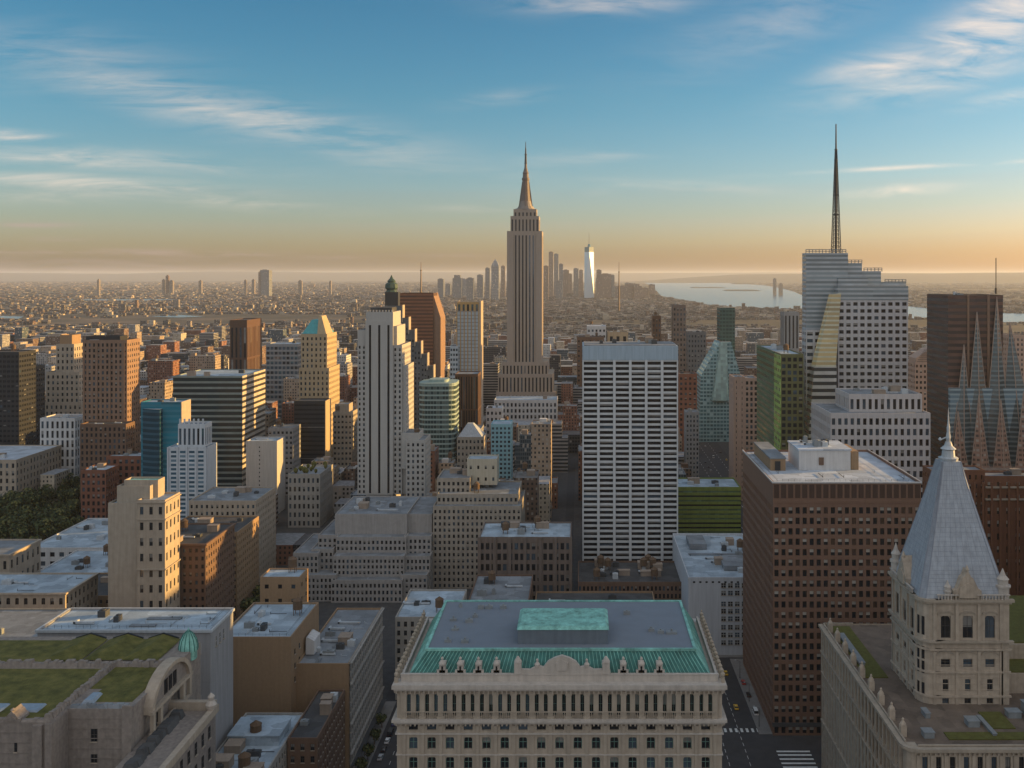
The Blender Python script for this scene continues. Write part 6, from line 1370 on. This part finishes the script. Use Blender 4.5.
# ================================================================== 17. trees
leafm = []
for nm, c in (('leaf_dark',(.030,.042,.016)),('leaf_mid',(.05,.065,.022)),('leaf_light',(.13,.125,.04))): leafm.append(mat(nm, c, .9, .3, 1.0, streak=0))
def tree_mesh(seed, h, r_):
    r = random.Random(seed); cr = MB()
    blobs = [(r.uniform(-.5,.5)*r_, r.uniform(-.5,.5)*r_, h*r.uniform(.5,.85), r_*r.uniform(.38,.62)) for _ in range(8)]
    for bx, by, bz, br_ in blobs:
        for _ in range(70):
            v = Vector((r.gauss(0,1), r.gauss(0,1), r.gauss(0,1))).normalized() * br_ * r.uniform(.55, 1.08); p = Vector((bx,by,bz)) + v
            s_ = r.uniform(.35, .75); a = Vector((r.gauss(0,1), r.gauss(0,1), r.gauss(0,1))).normalized(); c = a.cross(v.normalized() + Vector((.01,0,0))).normalized(); a = c.cross(v.normalized()+Vector((.3,.2,.4))).normalized()
            cr.poly([p-a*s_-c*s_, p+a*s_-c*s_*.7, p+a*s_*.8+c*s_, p-a*s_*.6+c*s_], r.choice((0,0,1,1,2)))
    tk = MB(); tk.ring(0, 0, [(.45,0),(.3,h*.35),(.18,h*.6)], 7)
    for _ in range(4): bx, by, bz, br_ = r.choice(blobs); tk.bar((0,0,h*.35),(bx,by,bz),.12)
    return cr.mesh('crown', leafm), tk.mesh('trunk', [M['tank_wood']])
TV = [tree_mesh(s, h, r_) for s, h, r_ in ((1,15,6.5),(2,13,5.5),(3,17,7),(4,11,5))]
def plant_tree(x, y, lab, grp, v, sc=1.0):
    e = empty('tree', (x, y, 0), lab, 'tree', grp); e.rotation_euler[2] = rnd.random()*6; e.scale = (sc, sc, sc*rnd.uniform(.9,1.15))
    for nm, me in zip(('crown','trunk'), TV[v]): o = bpy.data.objects.new(nm, me); col.objects.link(o); o.parent = e
rt = random.Random(3); pts_ = []
tries = 0
while len(pts_) < 80 and tries < 4000:
    tries += 1; Y = rt.uniform(690, 850); x = rt.uniform(-500, -372); px = CX + x*F/Y
    if not (-12 < px < 84): continue
    if blocked(x-5, x+5, Y-5, Y+5) or any(math.hypot(x-a, Y-c) < 7.0 for a, c in pts_): continue
    pts_.append((x, Y))
for x, Y in sorted(pts_, key=lambda p: p[1]): plant_tree(x, Y, 'dark leafy park tree in the dense grove at the left edge', 'trees of the park grove', rt.randrange(4), rt.uniform(1.05, 1.4))
i_ = 0
for x, Y in ((-190,548),(-182,556),(-174,549),(-186,566),(-176,572),(-193,580),(-181,586),(-170,562)):
    if blocked(x-2, x+2, Y-2, Y+2): continue
    plant_tree(x, Y, 'leafy street tree in the small clump by the tan penthouse block', 'clump of street trees', i_ % 4, 1.1); i_ += 1
for x, Y in ((-96.5+8,386),(-88,396),(-88,408),(-88,425)): pass
for k_, Y in enumerate((384,396,409,424)): plant_tree(-87.5, Y, ['nearest','second nearest','third nearest','farthest'][k_] + ' small tree on the pavement of the narrow street', 'trees on the narrow street', 3, .55)

def pipes(parent_name, x0, x1, y0, y1, z, n, seed):
    r = random.Random(seed); root = bpy.data.objects[parent_name]
    for _ in range(n):
        q = MB(); x, y = r.uniform(x0, x1), r.uniform(y0, y1); L = r.uniform(3, 9)
        if r.random() < .5: q.bar((x,y,z+.35),(min(x1,x+L),y,z+.35),.13); q.bar((x,y,z),(x,y,z+1.1),.13)
        else: q.bar((x,y,z+.35),(x,min(y1,y+L),z+.35),.13); q.bar((x,y,z),(x,y,z+1.4),.13)
        q.build('pipe', M[r.choice(('metal_grey','metal_dark','metal_pale'))], root)
for nm, (x0, x1, y0, y1, z, n) in {'blank_walled_hall': (-183,-130,333,349,77.4,9), 'tan_brick_building': (-139,-115,378,412,57.8,8), 'tan_brick_building.001': (-111,-95,385,443,44.6,12), 'roofed_block': (-124,-106,303,335,34.3,9),
      'brown_office_block': (83,146,422,444,wz(482,417)-1,6), 'white_low_building': (60,97,510,585,39.7,14), 'dark_loft_block': (-55,-8,552,578,wz(537,548)-.9,8), 'arcaded_building': (-330,-255,471,497,44.2,8)}.items():
    if nm in bpy.data.objects: pipes(nm, x0, x1, y0, y1, z, n, len(nm)*7+n)
def railing(parent_name, x0, x1, y0, y1, z):
    q = MB(); root = bpy.data.objects[parent_name]
    for zz_ in (.55, 1.1): q.bar((x0,y0,z+zz_),(x1,y0,z+zz_),.05); q.bar((x1,y0,z+zz_),(x1,y1,z+zz_),.05); q.bar((x0,y0,z+zz_),(x0,y1,z+zz_),.05)
    n = int((x1-x0)/2.5)
    for i in range(n+1): x = x0+(x1-x0)*i/n; q.bar((x,y0,z),(x,y0,z+1.1),.05)
    q.build('railing', M['metal_dark'], root)
railing('blank_walled_hall', -184, -129, 331.5, 349, 78.0); railing('tan_brick_building', -139, -115, 376, 412, 58.6); railing('brown_office_block', 86, 146, 419, 490, wz(482,417)-.2)
# ================================================================== 18. vehicles and street furniture
tyre = mat('tyre', (.02,.02,.02), .9, .1); cgl = glass('car_glass', (.02,.025,.03), .08)
def paintm(n, c):
    m, t, p = princ('paint_' + n); p.inputs['Base Color'].default_value = (*c, 1); p.inputs['Roughness'].default_value = .35; p.inputs['Coat Weight'].default_value = .4; return m
PA = {'white': paintm('white',(.7,.7,.68)), 'black': paintm('black',(.02,.02,.022)), 'silver': paintm('silver',(.4,.41,.42)), 'yellow': paintm('yellow',(.7,.42,.03)), 'red': paintm('red',(.35,.03,.02)), 'blue': paintm('blue',(.04,.08,.2))}
lampr = bpy.data.materials.new('tail_lamp'); lampr.use_nodes = True; lampr.node_tree.nodes['Principled BSDF'].inputs['Base Color'].default_value = (.4,.02,.01,1)
def hull(mb, prof, w, top_in, m=0):
    """side profile along y (length) swept across x, the upper points drawn in"""
    L_ = [(-w/2 + (top_in if z > 1.0 else 0), yy, z) for yy, z in prof]; R_ = [(w/2 - (top_in if z > 1.0 else 0), yy, z) for yy, z in prof]
    n = len(prof); mb.poly(L_[::-1], m); mb.poly(R_, m)
    for i in range(n): j = (i+1) % n; mb.poly([L_[i], L_[j], R_[j], R_[i]], m)
def car_parts(kind):
    P_ = []
    s = {'car': (4.6, 1.85, 1.45), 'van': (5.4, 2.0, 2.3), 'truck': (7.5, 2.3, 3.1)}[kind]; L_, w, h = s
    mb = MB(); hull(mb, [(-L_/2,.35),(L_/2,.35),(L_/2,.75),(L_/2-.1,.92),(-L_/2+.05,.98),(-L_/2,.8)], w, 0); P_.append(('body', mb, None))
    mb = MB()
    if kind == 'car': hull(mb, [(-L_*.42,.95),(L_*.26,.93),(L_*.10,h-.03),(-L_*.28,h-.03)], w*.94, .16)
    elif kind == 'van': hull(mb, [(-L_*.49,.95),(L_*.42,.93),(L_*.28,h-.05),(-L_*.49,h-.05)], w*.96, .12)
    else: hull(mb, [(L_*.24,.95),(L_*.48,.93),(L_*.42,2.3),(L_*.24,2.3)], w*.92, .1)
    P_.append(('cabin_glass', mb, cgl))
    mb = MB()
    if kind == 'car': mb.box(-w/2+.2, w/2-.2, -L_*.27, L_*.09, h-.03, h+.03)
    elif kind == 'van': mb.box(-w/2+.14, w/2-.14, -L_*.48, L_*.27, h-.05, h+.03)
    else: mb.box(-w/2, w/2, -L_/2, L_*.22, .6, h)
    P_.append(('roof' if kind != 'truck' else 'cargo_box', mb, None if kind != 'truck' else PA['white']))
    for sx_ in (-1, 1):
        for yy in (-L_*.31, L_*.31):
            mb = MB(); c = sx_*(w/2-.1)
            n = 12; a_ = [(c-.12, yy+.34*math.cos(2*math.pi*i/n), .34+.34*math.sin(2*math.pi*i/n)) for i in range(n)]; b2 = [(c+.14, yv, zv) for _, yv, zv in a_]
            mb.poly(a_[::-1]); mb.poly(b2)
            for i in range(n): j = (i+1) % n; mb.poly([a_[i], a_[j], b2[j], b2[i]])
            P_.append(('wheel', mb, tyre))
        mb = MB(); mb.box(sx_*(w/2-.4)-.15, sx_*(w/2-.4)+.15, -L_/2-.03, -L_/2+.05, .68, .84); P_.append(('tail_light', mb, lampr))
        mb = MB(); mb.box(sx_*(w/2-.4)-.18, sx_*(w/2-.4)+.18, L_/2-.04, L_/2+.03, .6, .76); P_.append(('headlight', mb, M['white_stone']))
    return P_
CARM = {}
def vehicle(kind, paint_, x, y, rz, lab, grp):
    key = (kind, paint_)
    if key not in CARM: CARM[key] = [(nm, mb.mesh(nm, [mm or PA[paint_]])) for nm, mb, mm in car_parts(kind)]
    e = empty('taxi' if paint_ == 'yellow' else 'parked_' + kind if abs(rz) < .01 else kind, (x, y, .02), lab, 'taxi' if paint_ == 'yellow' else kind, grp); e.rotation_euler[2] = rz
    for nm, me in CARM[key]: o = bpy.data.objects.new(nm, me); col.objects.link(o); o.parent = e
st_c = [('truck','white',-56,392,0),('car','silver',-56,404,0),('car','black',-55.8,412,0),('van','white',-56,421,0),('car','red',-56,431,0),('car','black',-68,398,0),('car','yellow',-75,409,math.pi),('car','silver',-82.5,397,0),('car','black',-82.5,404,0),('car','white',-82.5,411,0),('van','black',-82.4,418,0),('car','blue',-82.5,427,0),('car','yellow',-68,430,0),('car','silver',-82.5,440,0),('car','white',-75,452,math.pi),('car','black',-56,441,0),('car','white',-56,452,0)]
ordw = ['nearest','second nearest','third nearest','fourth nearest','fifth nearest']
cnt = {}
for kd, pn, x, y, rz in sorted(st_c, key=lambda c: c[3]):
    w_ = 'taxi' if pn == 'yellow' else pn + ' ' + kd; k_ = cnt.get(w_, 0); cnt[w_] = k_+1
    vehicle(kd, pn, x, y, rz, f'{ordw[k_]} {"yellow taxi" if pn == "yellow" else w_} on the narrow street left of the mansard building', 'vehicles on the narrow street')
cnt = {}
for kd, pn, x, y, rz in sorted([('car','black',64,432,math.pi),('car','yellow',72,443,0),('van','white',80,438,0),('car','silver',58,452,math.pi),('car','white',66,470,0),('car','black',80,456,0),('car','yellow',73,481,0),('truck','white',58,478,math.pi),('car','red',80,470,0),('car','silver',110,404,math.pi/2),('car','black',124,398,-math.pi/2)], key=lambda c: c[3]):
    w_ = 'yellow taxi' if pn == 'yellow' else pn + ' ' + kd; k_ = cnt.get(w_, 0); cnt[w_] = k_+1
    vehicle(kd, pn, x, y, rz, f'{ordw[k_]} {w_} on the avenue beside the dark brown office block', 'vehicles on the avenue')
rc = random.Random(8)
cnt = {}
for k_ in range(44):
    kd, pn = rc.choice(('car','car','car','van')), rc.choice(('white','black','silver','yellow','white','silver'))
    if pn == 'yellow': kd = 'car'
    y_ = 700 + k_*14 + rc.uniform(-4, 4); x_ = rc.choice((122, 133.5, 146, 158))
    w_ = 'yellow taxi' if pn == 'yellow' else pn + ' ' + kd
    vehicle(kd, pn, x_, y_, 0.0, f'small {w_} in the traffic of the far diagonal avenue', 'traffic on the far avenue: ' + w_ + 's')
def street_lamp(x, y, s_, lab, grp='street lamps'):
    e = empty('street_lamp', (x, y, 0), lab, 'street lamp', grp)
    q = MB(); q.ring(0, 0, [(.22,0),(.16,1),(.09,8.5)], 8); q.build('pole', M['metal_dark'], e, off=(0,0,0))
    q = MB(); q.bar((0,0,8.4),(s_*2.2,0,9.2),.06); q.build('arm', M['metal_dark'], e, off=(0,0,0))
    q = MB(); q.frus(s_*2.2-.45, s_*2.2+.45, -.18, .18, 9.08, s_*2.2-.3, s_*2.2+.3, -.1, .1, 9.3); q.build('lamp_head', M['metal_pale'], e, off=(0,0,0))
for k_, (x, y) in enumerate(((79.3,425),(79.3,450),(79.3,476),(-57.5+.5,400),(-57,428))):
    street_lamp(x, y, -1 if x > 0 else -1, ['nearest','middle','farthest','nearest','farthest'][k_] + (' grey street lamp on the pavement beside the dark brown office block' if x > 0 else ' grey street lamp along the narrow street'))

# ================================================================== 19. air
mh = bpy.data.materials.new('haze'); mh.use_nodes = True; t = mh.node_tree; t.nodes.clear()
ov = t.nodes.new('ShaderNodeOutputMaterial'); pv = t.nodes.new('ShaderNodeVolumePrincipled')
pv.inputs['Color'].default_value = (.80,.87,1.0,1); pv.inputs['Density'].default_value = 2.3e-5; pv.inputs['Anisotropy'].default_value = .2
t.links.new(pv.outputs[0], ov.inputs['Volume'])
hb = MB(); hb.box(-46000, 46000, -1200, 61000, -6.5, 392); ho = hb.build('haze', mh); tag(ho, 'thin warm evening haze hanging over the whole city', 'haze', kind='stuff')
